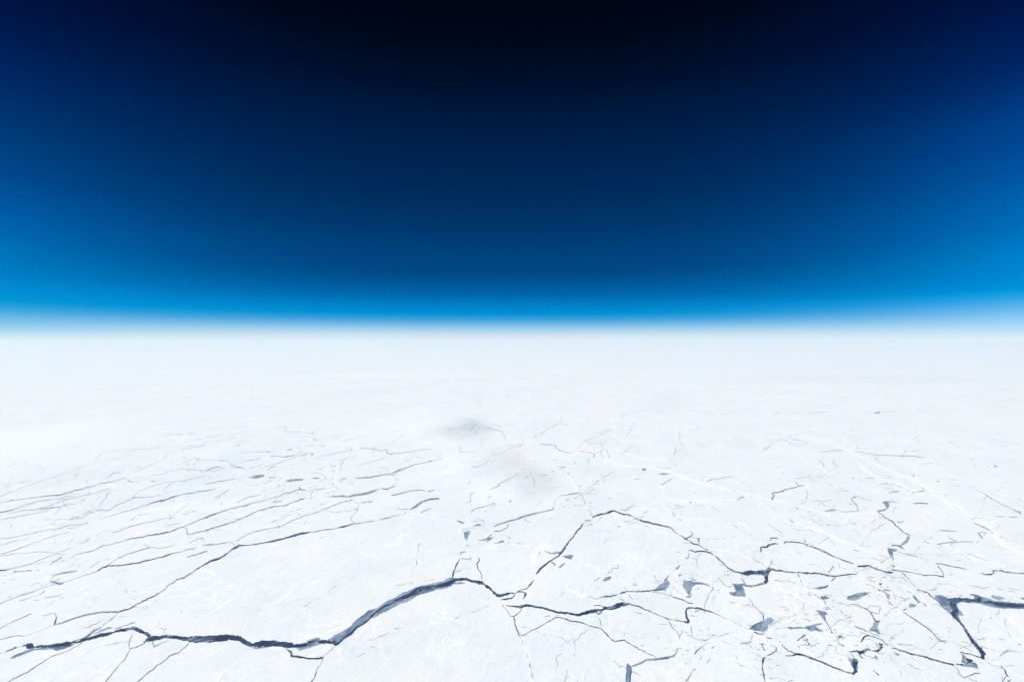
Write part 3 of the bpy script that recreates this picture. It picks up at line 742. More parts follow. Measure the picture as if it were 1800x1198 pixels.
g 432,430,6 450,455,8 480,490,8 492,530,8 | thin upright grey young ice thread, upper right
w 492,530,4 400,535,4 330,528,3
G 200,535 250,520 290,513 325,520 280,530 | flat grey young ice wedge left of the upright thread, upper right
w 430,430,6 475,415,5
G 680,455 740,452 820,458 780,462 730,462 735,490 720,508 705,490 | seven-shaped grey young ice patch, upper right
w 720,505,10 670,525,10 640,535,8
w 645,540,6 700,580,7 770,620,9 810,660,7 850,700,6 900,722,8
G 880,725 900,728 885,770 840,800 820,805 835,780 865,755 | upper half of the grey zigzag young ice patch on the right
w 750,805,8 810,800,8 850,825,6
G 720,820 750,825 800,830 790,850 765,850 768,900 780,930 760,910 735,880 725,850 | lower half of the grey zigzag young ice patch on the right
w 800,850,5 880,870,5 970,892,5
b 970,892,3 1100,940,4
w 640,870,3 730,890,4
w 790,615,6 855,612,4
w 925,468,8 1045,472,8
g 1130,680,8 1200,685,9 1270,690,6 | short flat grey young ice dash on the right
w 1190,720,4 1210,740,4 1275,772,5
g 1110,790,10 1200,778,9 1300,772,6 1400,770,3 | grey young ice dash rising slightly to the right, right side
w 1000,755,4 1070,790,4
w 1410,622,8 1480,655,9 1560,702,12
g 1435,700,14 1460,730,14 1475,750,5 | short steep grey young ice sliver beside the rubble belt, right
w 1435,700,4 1510,700,4
w 1420,360,3 1460,380,3 1510,410,7 1600,462,4 1700,510,4 1770,540,8 1770,555,10
g 1680,578,8 1750,575,8 | small grey young ice dash near the right edge
w 1570,572,4 1650,575,4
w 1240,502,6 1300,507,6
b 1105,295,5 1135,290,5
b 1235,275,6 1250,285,6
b 470,10,6 485,28,5
b 850,265,5 855,290,6
b 440,260,6 470,290,5
b 780,930,5 760,985,5
b 740,955,6 800,970,6
b 450,835,5 550,850,7
b 60,750,4 80,785,4
b 1630,740,5 1600,730,4
b 1360,585,6 1430,605,6
b 1340,790,2 1500,880,2
w 1070,795,2 1150,840,2 1250,900,2
b 920,240,6 940,268,5
#C0
w 1470,478,2 1510,480,2 1500,500,2 1580,508,2 1660,515,2
w 1625,528,2 1680,555,3
w 1060,395,1.5 1140,408,1.5
w 560,492,1.5 740,485,1.5
b 1490,390,3 1540,375,3
b 1000,445,3 1080,430,2
b 1400,615,2 1560,580,2
w 1300,500,1.5 1200,530,1.5
#C1
w 1045,522,2.5 1090,490,3 1160,460,2.5 1150,420,2.5
w 675,505,2.5 705,465,2.5 720,480,2 780,485,2.5 850,505,3 865,545,2.5
w 610,550,2 640,530,2 730,515,2
w 1270,555,2 1370,520,2 1430,490,3
b 1440,450,2 1480,475,2
w 1480,430,2.5 1505,412,3
w 720,360,2 745,335,2
b 870,323,2.5 980,323,2 1120,323,2
w 785,465,2 850,480,2
w 200,525,2 310,490,2
w 0,560,2 100,530,2 190,520,2
w 240,580,2 320,530,2
b 1170,470,2 1240,478,3 1340,440,2
b 1015,530,4 1040,520,3
b 20,402,3 60,402,2
w 945,540,3 965,560,3
w 865,580,2 945,570,2
b 1540,405,2 1610,395,2
b 720,365,2 830,390,2
b 620,240,1.5 700,300,1.5
#C2
w 655,412,2 765,402,3
G 990,408 1030,398 1045,405 | faint grey young ice fleck in the distance, upper right
w 1045,400,2 1150,397,2
w 1210,540,2 1260,570,2
w 1400,565,2 1445,555,2
w 1215,540,2 1260,520,2
b 480,412,3 520,408,3
b 1340,408,2 1440,408,3 1520,402,2
b 400,350,2 520,340,2
b 560,570,3 590,550,3
w 570,408,1.5 640,408,1.5
b 210,410,2 280,408,2
#M
s 0,1148 -420,1150
s 937,1189 945,1420

s 1434,1012 1419,1038
s 1454,1062 1452,1068
s 1464,1111 1470,1122 1478,1131
s 1489,1052 1495,1060
s 1562,1050 1549,1067
s 1547,1113 1549,1119
s 1555,1132 1567,1137
s 1597,1061 1611,1060
s 1603,1046 1603,1040 1611,1036
s 1425,852 1430,846 1434,836
s 1447,834 1450,820
s 1442,797 1438,808
s 1184,831 1260,812 1350,801 1441,797
s 1750,820 1830,828 2220,858
s 1357,880 1355,892

"""
RIDGES = """
#B4
r 950,280,50 1020,340,50 1120,420,55 1230,490,55 1330,530,45 1420,600,55 1530,660,55 1600,760,50 1700,830,50 1830,895,60
r 0,615,10 200,690,14 350,760,14 500,825,14 640,870,8
r 200,540,14 380,620,14 520,680,10 620,700,10 780,690,8
r 360,45,30 500,90,35 600,150,25 800,240,35 950,280,35
r 480,150,20 600,240,18 700,275,18 800,310,20 1000,400,18
r 930,150,16 950,280,14
r 980,755,8 1200,800,8 1450,930,8 1700,1050,6
r 1400,900,6 1800,1020,6
r 640,535,10 500,545,8 250,560,8
#B3
r 1510,625,8 1650,670,10 1830,735,12
r 880,330,16 1000,360,14 1150,400,16 1300,440,18 1500,480,10 1800,560,10
r 560,235,22 650,270,30 880,330,24
r 0,130,20 130,170,26 300,180,22 420,190,16 560,235,18
r 450,330,10 480,400,12 520,440,20
r 500,430,16 700,455,12 900,455,8 1060,440,10
r 920,910,8 1100,980,8
r 850,840,8 1000,850,12 1180,920,8
r 220,640,10 420,690,10 600,720,8
r 1420,830,6 1430,880,8 1500,930,6
q 200,860,8 300,960,10 400,1030,10
r 470,480,12 560,560,10
#A3
r 860,530,10 1000,590,8 1150,660,8 1300,760,12 1500,770,8
r 1310,300,8 1500,370,9 1700,470,10 1800,500,8
r 1555,245,8 1620,350,14 1750,470,10
r 640,60,10 600,180,20 580,280,24 600,400,20 700,420,10
r 900,870,6 1100,960,6 1280,1060,6
r 700,780,12 900,765,10 1080,775,8
r 1290,40,4 1450,100,6
r 860,310,8 1000,370,10
#A4
q 450,0,5 520,60,7 540,120,5
r 770,90,10 800,180,16
r 600,230,6 660,320,12 720,430,8
q 860,250,6 1060,480,5
r 780,790,5 1000,960,7 1200,1060,6
q 1480,480,4 1620,620,4 1800,780,5
q 1560,340,5 1800,400,6
r 480,250,6 640,270,8
r 320,90,6 300,150,8
r 950,860,10 920,900,12
r 1480,860,8 1640,960,6 1800,1040,8
#A2
q 60,20,4 300,40,3
r 985,770,4 1060,930,8
q 1150,600,3 1240,640,4
r 1400,80,4 1620,190,5 1790,280,6
r 1500,140,4 1600,200,6
#B2
r 0,550,8 170,558,10 300,585,10 470,620,10 520,660,14
q 80,600,5 98,680,5 90,760,4
r 890,735,10 890,790,14 1000,795,8 1150,840,8
r 1340,250,10 1400,340,14 1440,400,10
r 1560,80,8 1800,170,14
r 1480,490,14 1560,560,10
#B1
q 1620,590,4 1620,700,4
q 1000,830,4 1090,870,5
r 1450,460,8 1510,500,12
r 860,440,10 960,380,14 1030,350,14
r 500,230,6 640,260,8
r 1050,160,8 1040,260,12 1000,300,10
#B0
r 800,630,6 770,720,6 720,770,8
r 1380,740,8 1390,800,14
r 1480,730,6 1470,780,8
r 1340,720,8 1440,680,8
r 870,170,5 890,200,6
r 1475,900,4 1470,940,5
#A0
q 1430,280,5 1500,370,6 1700,430,6
q 1090,190,6 1150,250,5
r 380,250,8 385,310,8 490,330,8 500,400,6
#C1
r 620,400,8 700,430,12 780,470,8
r 1100,420,4 1300,450,5
r 1380,580,5 1560,640,8 1720,660,8
#C2
r 0,260,3 300,300,4 600,330,4 900,370,3
r 400,470,4 700,550,8 900,610,14
r 600,200,3 900,240,3 1100,280,3
"""
MIN_FLOE = 45.0

rng = random.Random(11)
HOR = 599.0                         # map row of the horizon
FOC = 900.0


def ground(px, py):
    d = py - HOR
    return (ALT * (px - 900.0) / d, ALT * FOC / d)


def parse(text):
    res = []
    sh = None
    for ln in text.strip().splitlines():
        ln = ln.strip()
        if not ln:
            continue
        if ln.startswith('#'):
            sh = SHEET.get(ln[1:])
            key = ln[1:]
            continue
        label = None
        if '|' in ln:
            ln, label = [q.strip() for q in ln.split('|')]
        kind, *pts = ln.split()
        ox, oy, s = sh
        out_ = []
        for p in pts:
            q = [float(v) for v in p.split(',')]
            out_.append((ox + q[0] / s, oy + q[1] / s, (q[2] / s if len(q) > 2 else 0.0)))
        res.append((kind, out_, label))
    return res


def smooth_noise(n, r):
    a = [r.uniform(-1, 1) for _ in range(n + 2)]
    return [0.6 * a[i] + 0.4 * a[i + 1] for i in range(n)]


def subdiv(pts, step, amp, r):
    """resample an open line with small sideways breaks"""
    o = [pts[0]]
    for a, b in zip(pts, pts[1:]):
        dx, dy = b[0] - a[0], b[1] - a[1]
        ln = math.hypot(dx, dy)
        if ln < 1e-6:
            continue
        n = max(1, int(ln / step))
        k = min(ln, 14.0) * amp
        bow = r.uniform(-1, 1) * k * 0.5
        for i in range(1, n + 1):
            t = i / n
            if i < n:
                t += r.uniform(-0.25, 0.25) / n
            d = (r.uniform(-1, 1) * k * 0.32 + bow * math.sin(math.pi * t)) if i < n else 0.0
            # foreshortening: sideways breaks are flatter in the far distance
            o.append((a[0] + dx * t - dy / ln * d, a[1] + dy * t + dx / ln * d * 0.7, a[2] + (b[2] - a[2]) * t))
    return o


ITEMS = parse(DATA) + parse(RIDGES)
RIDGE_LINES = []
V, E = [], []                      # map points and constraint edges


def addv(x, y):
    V.append((x, y))
    return len(V) - 1


water_t, young_t = [], []          # classification triangles (map coordinates); young carries its item index
ends = []                          # loose ends: x, y, dirx, diry, line id
seg_owner = []
YOUNG = []                         # labels
XL, XR, YT, YB = -420.0, 2220.0, 612.0, 1420.0


def add_edge(i, j, owner):
    E.append((i, j))
    seg_owner.append(owner)


def strip(pts, owner, bucket, tag_, r):
    n = len(pts)
    if n < 2:
        return
    Lc, Rc = [], []
    for i, (x, y, w) in enumerate(pts):
        a = pts[max(0, i - 1)]
        b = pts[min(n - 1, i + 1)]
        dx, dy = b[0] - a[0], b[1] - a[1]
        ln = math.hypot(dx, dy) or 1
        nx, ny = -dy / ln, dx / ln
        if 0 < i < n - 1:
            j = 0.42 if w < 2.2 else 0.25
            wl = w * 0.5 * (1 + r.uniform(-j, j)); wr = w * 0.5 * (1 + r.uniform(-j, j))
            Lc.append((x + nx * wl, y + ny * wl)); Rc.append((x - nx * wr, y - ny * wr))
        elif w > 1.6:
            Lc.append((x + nx * w * .3, y + ny * w * .3)); Rc.append((x - nx * w * .3, y - ny * w * .3))
        else:
            Lc.append((x, y)); Rc.append(None)
    li = [addv(*p) for p in Lc]
    ri = [(addv(*p) if p else li[k]) for k, p in enumerate(Rc)]
    Rc = [p or Lc[k] for k, p in enumerate(Rc)]
    for k in range(n - 1):
        add_edge(li[k], li[k + 1], owner)
        add_edge(ri[k], ri[k + 1], owner)
        q = (Lc[k], Lc[k + 1], Rc[k + 1], Rc[k])
        bucket.append((q[0], q[1], q[2], tag_))
        bucket.append((q[0], q[2], q[3], tag_))
    if li[0] != ri[0]:
        add_edge(li[0], ri[0], owner)
    if li[-1] != ri[-1]:
        add_edge(li[-1], ri[-1], owner)


polys = []
for oid, (kind, pts, label) in enumerate(ITEMS):
    r = random.Random(1000 + oid)
    if kind in 'WG':
        ring = subdiv([(x, y, 0) for x, y, _ in pts] + [(pts[0][0], pts[0][1], 0)], 1.7, 0.32 if kind == 'W' else 0.18, r)[:-1]
        ids = [addv(x, y) for x, y, _ in ring]
        for k in range(len(ids)):
            add_edge(ids[k], ids[(k + 1) % len(ids)], oid)
        tag_ = None
        if kind == 'G':
            YOUNG.append(label); tag_ = len(YOUNG) - 1
        polys.append((kind, [(x, y) for x, y, _ in ring], tag_))
        continue
    # a line that ends at the edge of the view goes on beyond it
    pts = list(pts)
    for end in (0, -1):
        x, y, w = pts[end]
        q = pts[1] if end == 0 else pts[-2]
        if (x < 3 and x < q[0]) or (x > 1797 and x > q[0]) or (y > 1190 and y > q[1]):
            if min(abs(x - XL), abs(x - XR), abs(y - YB)) < 2:
                continue
            ln = math.hypot(x - q[0], y - q[1]) or 1
            nx, ny = x + (x - q[0]) / ln * 520, y + (y - q[1]) / ln * 520
            t = 1.0                     # up to the rim of the surveyed area
            for lim_, p0, p1 in ((XL, x, nx), (XR, x, nx), (YB, y, ny), (YT, y, ny)):
                if abs(p1 - p0) > 1e-6 and 0 < (lim_ - p0) / (p1 - p0) < t:
                    t = (lim_ - p0) / (p1 - p0)
            nx, ny = x + (nx - x) * t, y + (ny - y) * t
            (pts.insert(0, (nx, ny, w)) if end == 0 else pts.append((nx, ny, w)))
    far = max(0.25, min(1.0, (pts[0][1] - HOR) / 330.0))
    fine = subdiv(pts, max(1.4, 2.6 * far), {'g': 0.08, 'r': 0.22, 'q': 0.22}.get(kind, 0.16), r)
    if kind in 'rq':
        RIDGE_LINES.append(fine)
    if kind in 'wbg':               # hairlines thin out with distance and towards the misty left
        fine = [(x, y, w * max(0.45, min(1.0, 0.62 + (y - 740) / 420.0)) * (0.75 if x < 330 and y < 860 else 1.0)) for x, y, w in fine]
    if kind == 'q':
        continue
    if kind in 'sr':
        ids = [addv(x, y) for x, y, _ in fine]
        for a, b in zip(ids, ids[1:]):
            add_edge(a, b, oid)
    elif kind == 'w':
        strip(fine, oid, water_t, None, r)
    elif kind == 'g':
        YOUNG.append(label)
        strip(fine, oid, young_t, len(YOUNG) - 1, r)
    elif kind == 'b':
        state, run, runs, left = True, [], [], r.uniform(3, 8)
        for k, p in enumerate(fine):
            if state:
                run.append((p[0], p[1], p[2] * r.uniform(0.6, 1.4)))
            left -= 1
            if left <= 0:
                if state and len(run) > 1:
                    runs.append(run)
                run = []
                state = not state
                left = r.uniform(1, 5)
        if len(run) > 1:
            runs.append(run)
        for q in runs:
            strip(q, oid, water_t, None, r)
        ids = [addv(x, y) for x, y, _ in fine]
        for a, b in zip(ids, ids[1:]):
            add_edge(a, b, oid)
    for end, nb in ((0, min(3, len(fine) - 1)), (-1, max(-4, -len(fine)))):
        x, y, _ = fine[end]
        q = fine[nb]
        ln = math.hypot(x - q[0], y - q[1]) or 1
        ends.append((x, y, (x - q[0]) / ln, (y - q[1]) / ln, oid))

# scattered slivers and blocks of the broken zones: short loose cracks
ZONES = [(1210, 1025, 26, 40, 46), (1345, 1150, 40, 22, 44), (1500, 1140, 50, 22, 46), (1420, 1125, 22, 14, 26), (1560, 1040, 34, 30, 46),
         (1150, 1040, 46, 18, 26), (1020, 880, 26, 24, 34), (830, 925, 38, 16, 28), (430, 835, 90, 22, 60), (600, 850, 40, 16, 26),
         (1480, 1075, 30, 25, 20), (1230, 1130, 26, 22, 24), (1190, 890, 22, 20, 18), (1470, 1115, 20, 20, 16), (1690, 1150, 50, 25, 16),
         (900, 880, 120, 60, 26), (1450, 900, 260, 60, 50), (300, 870, 200, 60, 60), (1580, 930, 90, 60, 26), (900, 800, 160, 30, 40), (1550, 850, 260, 40, 70), (1250, 840, 120, 40, 40), (500, 780, 250, 25, 60), (150, 850, 120, 40, 30), (1100, 760, 200, 20, 40), (1650, 1000, 150, 30, 40), (1150, 1130, 60, 30, 20), (250, 1110, 60, 20, 14), (1400, 1060, 160, 45, 60)]
zr = random.Random(77)
for zi, (cx, cy, rx, ry, num) in enumerate(ZONES):
    for k in range(num):
        x = cx + zr.gauss(0, 0.55) * rx
        y = cy + zr.gauss(0, 0.55) * ry
        if not (-10 < x < 1810 and 700 < y < 1205):
            continue
        f = (y - HOR) / 500.0
        ln = zr.uniform(1.5, 9) * (0.35 + f)
        tilt = -0.35 if x < 750 else 0.45
        an = tilt + zr.gauss(0, 0.55)
        a = [(x, y, 0.3), (x + math.cos(an) * ln * .5 + zr.uniform(-1, 1), y + math.sin(an) * ln * .5, zr.uniform(0.35, 1.1) * (0.4 + 0.6 * f)),
             (x + math.cos(an) * ln, y + math.sin(an) * ln * 0.8, 0.3)]
        strip(subdiv(a, 1.6, 0.18, zr), 5000 + zi * 100 + k, water_t, None, zr)

# the finer web of hairline fractures: wandering broken cracks
WEB = [(1500, 1060, 270, 110, 95, 0.42), (1250, 930, 230, 90, 46, 0.40), (1600, 900, 190, 60, 40, 0.30), (950, 860, 150, 70, 34, -0.5),
       (300, 880, 300, 70, 60, -0.22), (500, 800, 250, 40, 46, -0.16), (150, 1010, 150, 60, 20, -0.28), (1050, 1130, 170, 60, 18, 0.5),
       (1000, 790, 220, 40, 26, -0.3), (1500, 790, 280, 30, 26, 0.12), (600, 1080, 500, 90, 14, -0.5)]
wr = random.Random(2024)
for zi, (cx, cy, rx, ry, num, tilt) in enumerate(WEB):
    for k in range(num):
        x = cx + wr.uniform(-1, 1) * rx
        y = cy + wr.uniform(-1, 1) * ry
        if y < 705:
            continue
        f = (y - HOR) / 500.0
        an = tilt + wr.gauss(0, 0.16) + (wr.choice((-1.0, 1.3)) if wr.random() < 0.28 else 0)
        nseg = wr.randint(4, 13)
        w0 = wr.uniform(0.40, 0.85) * (0.45 + 0.55 * f)
        line = [(x, y, w0 * 0.4)]
        for q in range(nseg):
            st = wr.uniform(3, 9) * (0.4 + f)
            a2 = an + wr.gauss(0, 0.38)
            x += math.cos(a2) * st
            y += math.sin(a2) * st * 0.75
            line.append((x, y, w0 * wr.choice((0.25, 0.7, 1.0, 1.5))))
        if not all(-5 < p[0] < 1805 and 700 < p[1] < 1215 for p in line):
            continue
        cut = wr.randint(1, len(line) - 1)
        fine = subdiv(line, 2.0, 0.2, wr)
        m_ = max(2, int(len(fine) * cut / len(line)))
        strip(fine[:m_], 7000 + zi * 100 + k, water_t, None, wr)
        if len(fine) - m_ > 4:
            strip(fine[m_ + 2:], 7000 + zi * 100 + k, water_t, None, wr)

# close each floe: a loose crack end runs on as a closed seam to the next crack it meets
corner = [addv(XL, YB), addv(XR, YB), addv(XR, YT), addv(XL, YT)]
for k in range(4):
    add_edge(corner[k], corner[(k + 1) % 4], -1)


def seg_arrays():
    v = np.array(V)
    e = np.array(E)
    return v[e[:, 0]], v[e[:, 1]], np.array(seg_owner)


SA, SB, SO = seg_arrays()
n_seam = 0
for ei, (x, y, dx, dy, oid) in enumerate(ends):
    if not (0 < x < 1800 and y < 1198):
        continue
    m = SO != oid
    a, b = SA[m], SB[m]
    ab = b - a
    ap = np.array([x, y]) - a
    t = np.clip((ap * ab).sum(1) / np.maximum((ab ** 2).sum(1), 1e-12), 0, 1)
    dd = np.hypot(*(ap - ab * t[:, None]).T)
    near = dd.min()
    if near < 0.9:                      # already there: just make sure that the gap is shut
        k = int(dd.argmin())
        fx, fy = a[k] + ab[k] * t[k]
        gx, gy = fx - x, fy - y
        gl = math.hypot(gx, gy)
        if gl > 1e-4:
            add_edge(addv(x, y), addv(fx + gx / gl * 0.15, fy + gy / gl * 0.15), 9000 + ei)
        continue
    f = y - HOR
    lim = 22 + 0.24 * f
    best = None
    for deg in (0, 12, -12, 25, -25, 40, -40, 60, -60):
        c_, s_ = math.cos(math.radians(deg)), math.sin(math.radians(deg))
        ux, uy = dx * c_ - dy * s_, dx * s_ + dy * c_
        den = ux * ab[:, 1] - uy * ab[:, 0]
        den = np.where(np.abs(den) < 1e-9, 1e-9, den)
        qx, qy = a[:, 0] - x, a[:, 1] - y
        tt = (qx * ab[:, 1] - qy * ab[:, 0]) / den
        uu = (qx * uy - qy * ux) / den
        ok = (tt > 0.3) & (uu >= 0) & (uu <= 1)
        if not ok.any():
            continue
        d = tt[ok].min()
        cost = d * (1 + abs(deg) / 45)
        if d < lim * (2.0 if y > 860 else 1.2) and (best is None or cost < best[0]):
            best = (cost, d, ux, uy)
    if best:
        _, d, ux, uy = best
        pts = [(x, y, 0), (x + ux * (d + 0.6), y + uy * (d + 0.6), 0)]
        fine = subdiv(pts, 6.0, 0.0, rng)
        for p, q in zip(fine, fine[1:]):
            add_edge(addv(p[0], p[1]), addv(q[0], q[1]), 9000 + ei)
            SA = np.vstack([SA, [p[:2]]]); SB = np.vstack([SB, [q[:2]]]); SO = np.append(SO, 9000 + ei)
        n_seam += 1

print('cdt input', len(V), len(E), 'seams', n_seam)
cv, ce, cf, ov, oe, of = delaunay_2d_cdt([Vector(p) for p in V], E, [], 1, 1e-3)
P2 = np.array([(v.x, v.y) for v in cv])
T = np.array([f for f in cf if len(f) == 3])
print('cdt output', len(P2), len(T))
hard = set()
for k, o in enumerate(oe):
    if o:
        a, b = ce[k]
        hard.add((a, b) if a < b else (b, a))
cen = P2[T].mean(axis=1)
order = np.argsort(cen[:, 0])
cx_sorted = cen[order, 0]


def pip_tri(tri):
    (x0, y0), (x1, y1), (x2, y2) = tri
    lo, hi = min(x0, x1, x2), max(x0, x1, x2)
    i0, i1 = np.searchsorted(cx_sorted, lo), np.searchsorted(cx_sorted, hi)
    idx = order[i0:i1]
    if len(idx) == 0:
        return idx
    c = cen[idx]
    idx = idx[(c[:, 1] >= min(y0, y1, y2)) & (c[:, 1] <= max(y0, y1, y2))]
    c = cen[idx]
    d0 = (x1 - x0) * (c[:, 1] - y0) - (y1 - y0) * (c[:, 0] - x0)
    d1 = (x2 - x1) * (c[:, 1] - y1) - (y2 - y1) * (c[:, 0] - x1)
    d2 = (x0 - x2) * (c[:, 1] - y2) - (y0 - y2) * (c[:, 0] - x2)
    return idx[((d0 >= 0) & (d1 >= 0) & (d2 >= 0)) | ((d0 <= 0) & (d1 <= 0) & (d2 <= 0))]


def pip_poly(ring):
    r_ = np.array(ring)
    i0, i1 = np.searchsorted(cx_sorted, r_[:, 0].min()), np.searchsorted(cx_sorted, r_[:, 0].max())
    idx = order[i0:i1]
    c = cen[idx]
    ins = np.zeros(len(idx), bool)
    for k in range(len(r_)):
        (xa, ya), (xb, yb) = r_[k - 1], r_[k]
        cond = (ya > c[:, 1]) != (yb > c[:, 1])
        xx = xa + (c[:, 1] - ya) * (xb - xa) / ((yb - ya) or 1e-12)
        ins ^= cond & (c[:, 0] < xx)
    return idx[ins]


cls = np.zeros(len(T), int)          # 0 ice, 1 water, 10+k young ice k
for a, b, c, tg in young_t:
    cls[pip_tri((a, b, c))] = 10 + tg
for kind, ring, tg in polys:
    if kind == 'G':
        cls[pip_poly(ring)] = 10 + tg
for kind, ring, tg in polys:
    if kind == 'W':
        cls[pip_poly(ring)] = 1
for a, b, c, tg in water_t:
    cls[pip_tri((a, b, c))] = 1

# connected pieces
edge_t = {}
for ti, (a, b, c) in enumerate(T.tolist()):
    for p, q in ((a, b), (b, c), (c, a)):
        edge_t.setdefault((p, q) if p < q else (q, p), []).append(ti)
par = list(range(len(T)))


def find(i):
    while par[i] != i:
        par[i] = par[par[i]]
        i = par[i]
    return i


for ed, ts in edge_t.items():
    if len(ts) == 2 and cls[ts[0]] == cls[ts[1]] and cls[ts[0]] != 1:
        if cls[ts[0]] >= 10 or ed not in hard:
            a, b = find(ts[0]), find(ts[1])
            if a != b:
                par[a] = b
tp = P2[T]
area = 0.5 * np.abs((tp[:, 1, 0] - tp[:, 0, 0]) * (tp[:, 2, 1] - tp[:, 0, 1]) - (tp[:, 2, 0] - tp[:, 0, 0]) * (tp[:, 1, 1] - tp[:, 0, 1]))
# merge slivers across closed seams
for it in range(6):
    root = [find(i) for i in range(len(T))]
    ar = {}
    for i, rt in enumerate(root):
        ar[rt] = ar.get(rt, 0) + area[i]
    nb = {}
    for ed, ts in edge_t.items():
        if len(ts) == 2 and cls[ts[0]] == 0 and cls[ts[1]] == 0:
            a, b = root[ts[0]], root[ts[1]]
            if a != b:
                l_ = math.dist(P2[ed[0]], P2[ed[1]])
                nb.setdefault(a, {}); nb[a][b] = nb[a].get(b, 0) + l_
                nb.setdefault(b, {}); nb[b][a] = nb[b].get(a, 0) + l_
    done = 0
    for a in sorted(nb, key=lambda q: ar[q]):
        if ar[a] < MIN_FLOE:
            b = max(nb[a], key=lambda q: nb[a][q])
            ra, rb = find(a), find(b)
            if ra != rb:
                par[ra] = rb
                done += 1
    if not done:
        break
comps = {}
for i in range(len(T)):
    if cls[i] != 1:
        comps.setdefault(find(i), []).append(i)

Z_ICE, Z_YOUNG, Z_WATER = 0.0, -2.6, -5.0


def setp(o, **kw):
    for k, v in kw.items():
        o[k] = v
    return o


def make_mesh(name, verts, faces, mat):
    me = bpy.data.meshes.new(name)
    me.from_pydata(verts, [], faces)
    me.materials.append(mat)
    me.update()
    o = bpy.data.objects.new(name, me)
    C.objects.link(o)
    return o


def piece(name, tris, z, depth, mat):
    ids = {}
    vs, fs = [], []
    c = (cen[tris] * area[tris][:, None]).sum(0) / max(area[tris].sum(), 1e-9)
    ox, oy = ground(*c)

    def gv(i, zz):
        key = (i, zz)
        if key not in ids:
            gx, gy = ground(P2[i][0], P2[i][1])
            ids[key] = len(vs)
            vs.append((gx - ox, gy - oy, zz))
        return ids[key]
    cnt = {}
    own = cls[tris[0]]
    for ti in tris:
        a, b, c_ = T[ti].tolist()
        f = (a, b, c_)
        pa, pb, pc = P2[a], P2[b], P2[c_]
        if (pb[0] - pa[0]) * (pc[1] - pa[1]) - (pb[1] - pa[1]) * (pc[0] - pa[0]) > 0:
            f = (a, c_, b)            # map rows run downwards, so turn the face upwards
        fs.append(tuple(gv(q, z) for q in f))
        for p, q in ((f[0], f[1]), (f[1], f[2]), (f[2], f[0])):
            key = (p, q) if p < q else (q, p)
            ts = edge_t[key]
            if len(ts) == 2:
                oth = ts[0] if ts[1] == ti else ts[1]
                if cls[oth] == own or (own >= 10 and cls[oth] == 0):
                    continue
            fs.append((gv(q, z), gv(p, z), gv(p, depth), gv(q, depth)))
    o = make_mesh(name, vs, fs, mat)
    o.location = (ox, oy, 0)
    return o


floe_info, young_info, bits = [], [], []
for rt, tris in comps.items():
    tris = np.array(tris)
    A = area[tris].sum()
    k = cls[tris[0]]
    if k == 0:
        c = (cen[tris] * area[tris][:, None]).sum(0) / A
        big = P2[T[tris]].reshape(-1, 2)
        floe_info.append(dict(tris=tris, A=A, c=c, lo=big.min(0), hi=big.max(0)))
    else:
        c = (cen[tris] * area[tris][:, None]).sum(0) / A
        young_info.append(dict(tris=tris, A=A, c=c, k=k - 10))
print('floes', len(floe_info), 'young', len(young_info))

# ------------------------------------------------------------------ water and the outer ice plain
W_ = 1.09e6
water = make_mesh('water', [(-W_, -W_, Z_WATER), (W_, -W_, Z_WATER), (W_, W_, Z_WATER), (-W_, W_, Z_WATER)], [(0, 1, 2, 3)], M_WATER)
water['kind'] = 'structure'
bl, br, tr, tl = ground(XL, YB), ground(XR, YB), ground(XR, YT), ground(XL, YT)
O_ = 1.08e6
pv_ = [(-O_, -O_), (O_, -O_), (O_, br[1]), br, bl, (-O_, bl[1]), (O_, tr[1]), tr, tl, (-O_, tl[1]), (O_, O_), (-O_, O_)]
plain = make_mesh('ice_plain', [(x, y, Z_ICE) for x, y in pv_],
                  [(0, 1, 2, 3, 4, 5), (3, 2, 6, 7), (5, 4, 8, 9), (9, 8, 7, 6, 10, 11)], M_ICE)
plain['kind'] = 'structure'

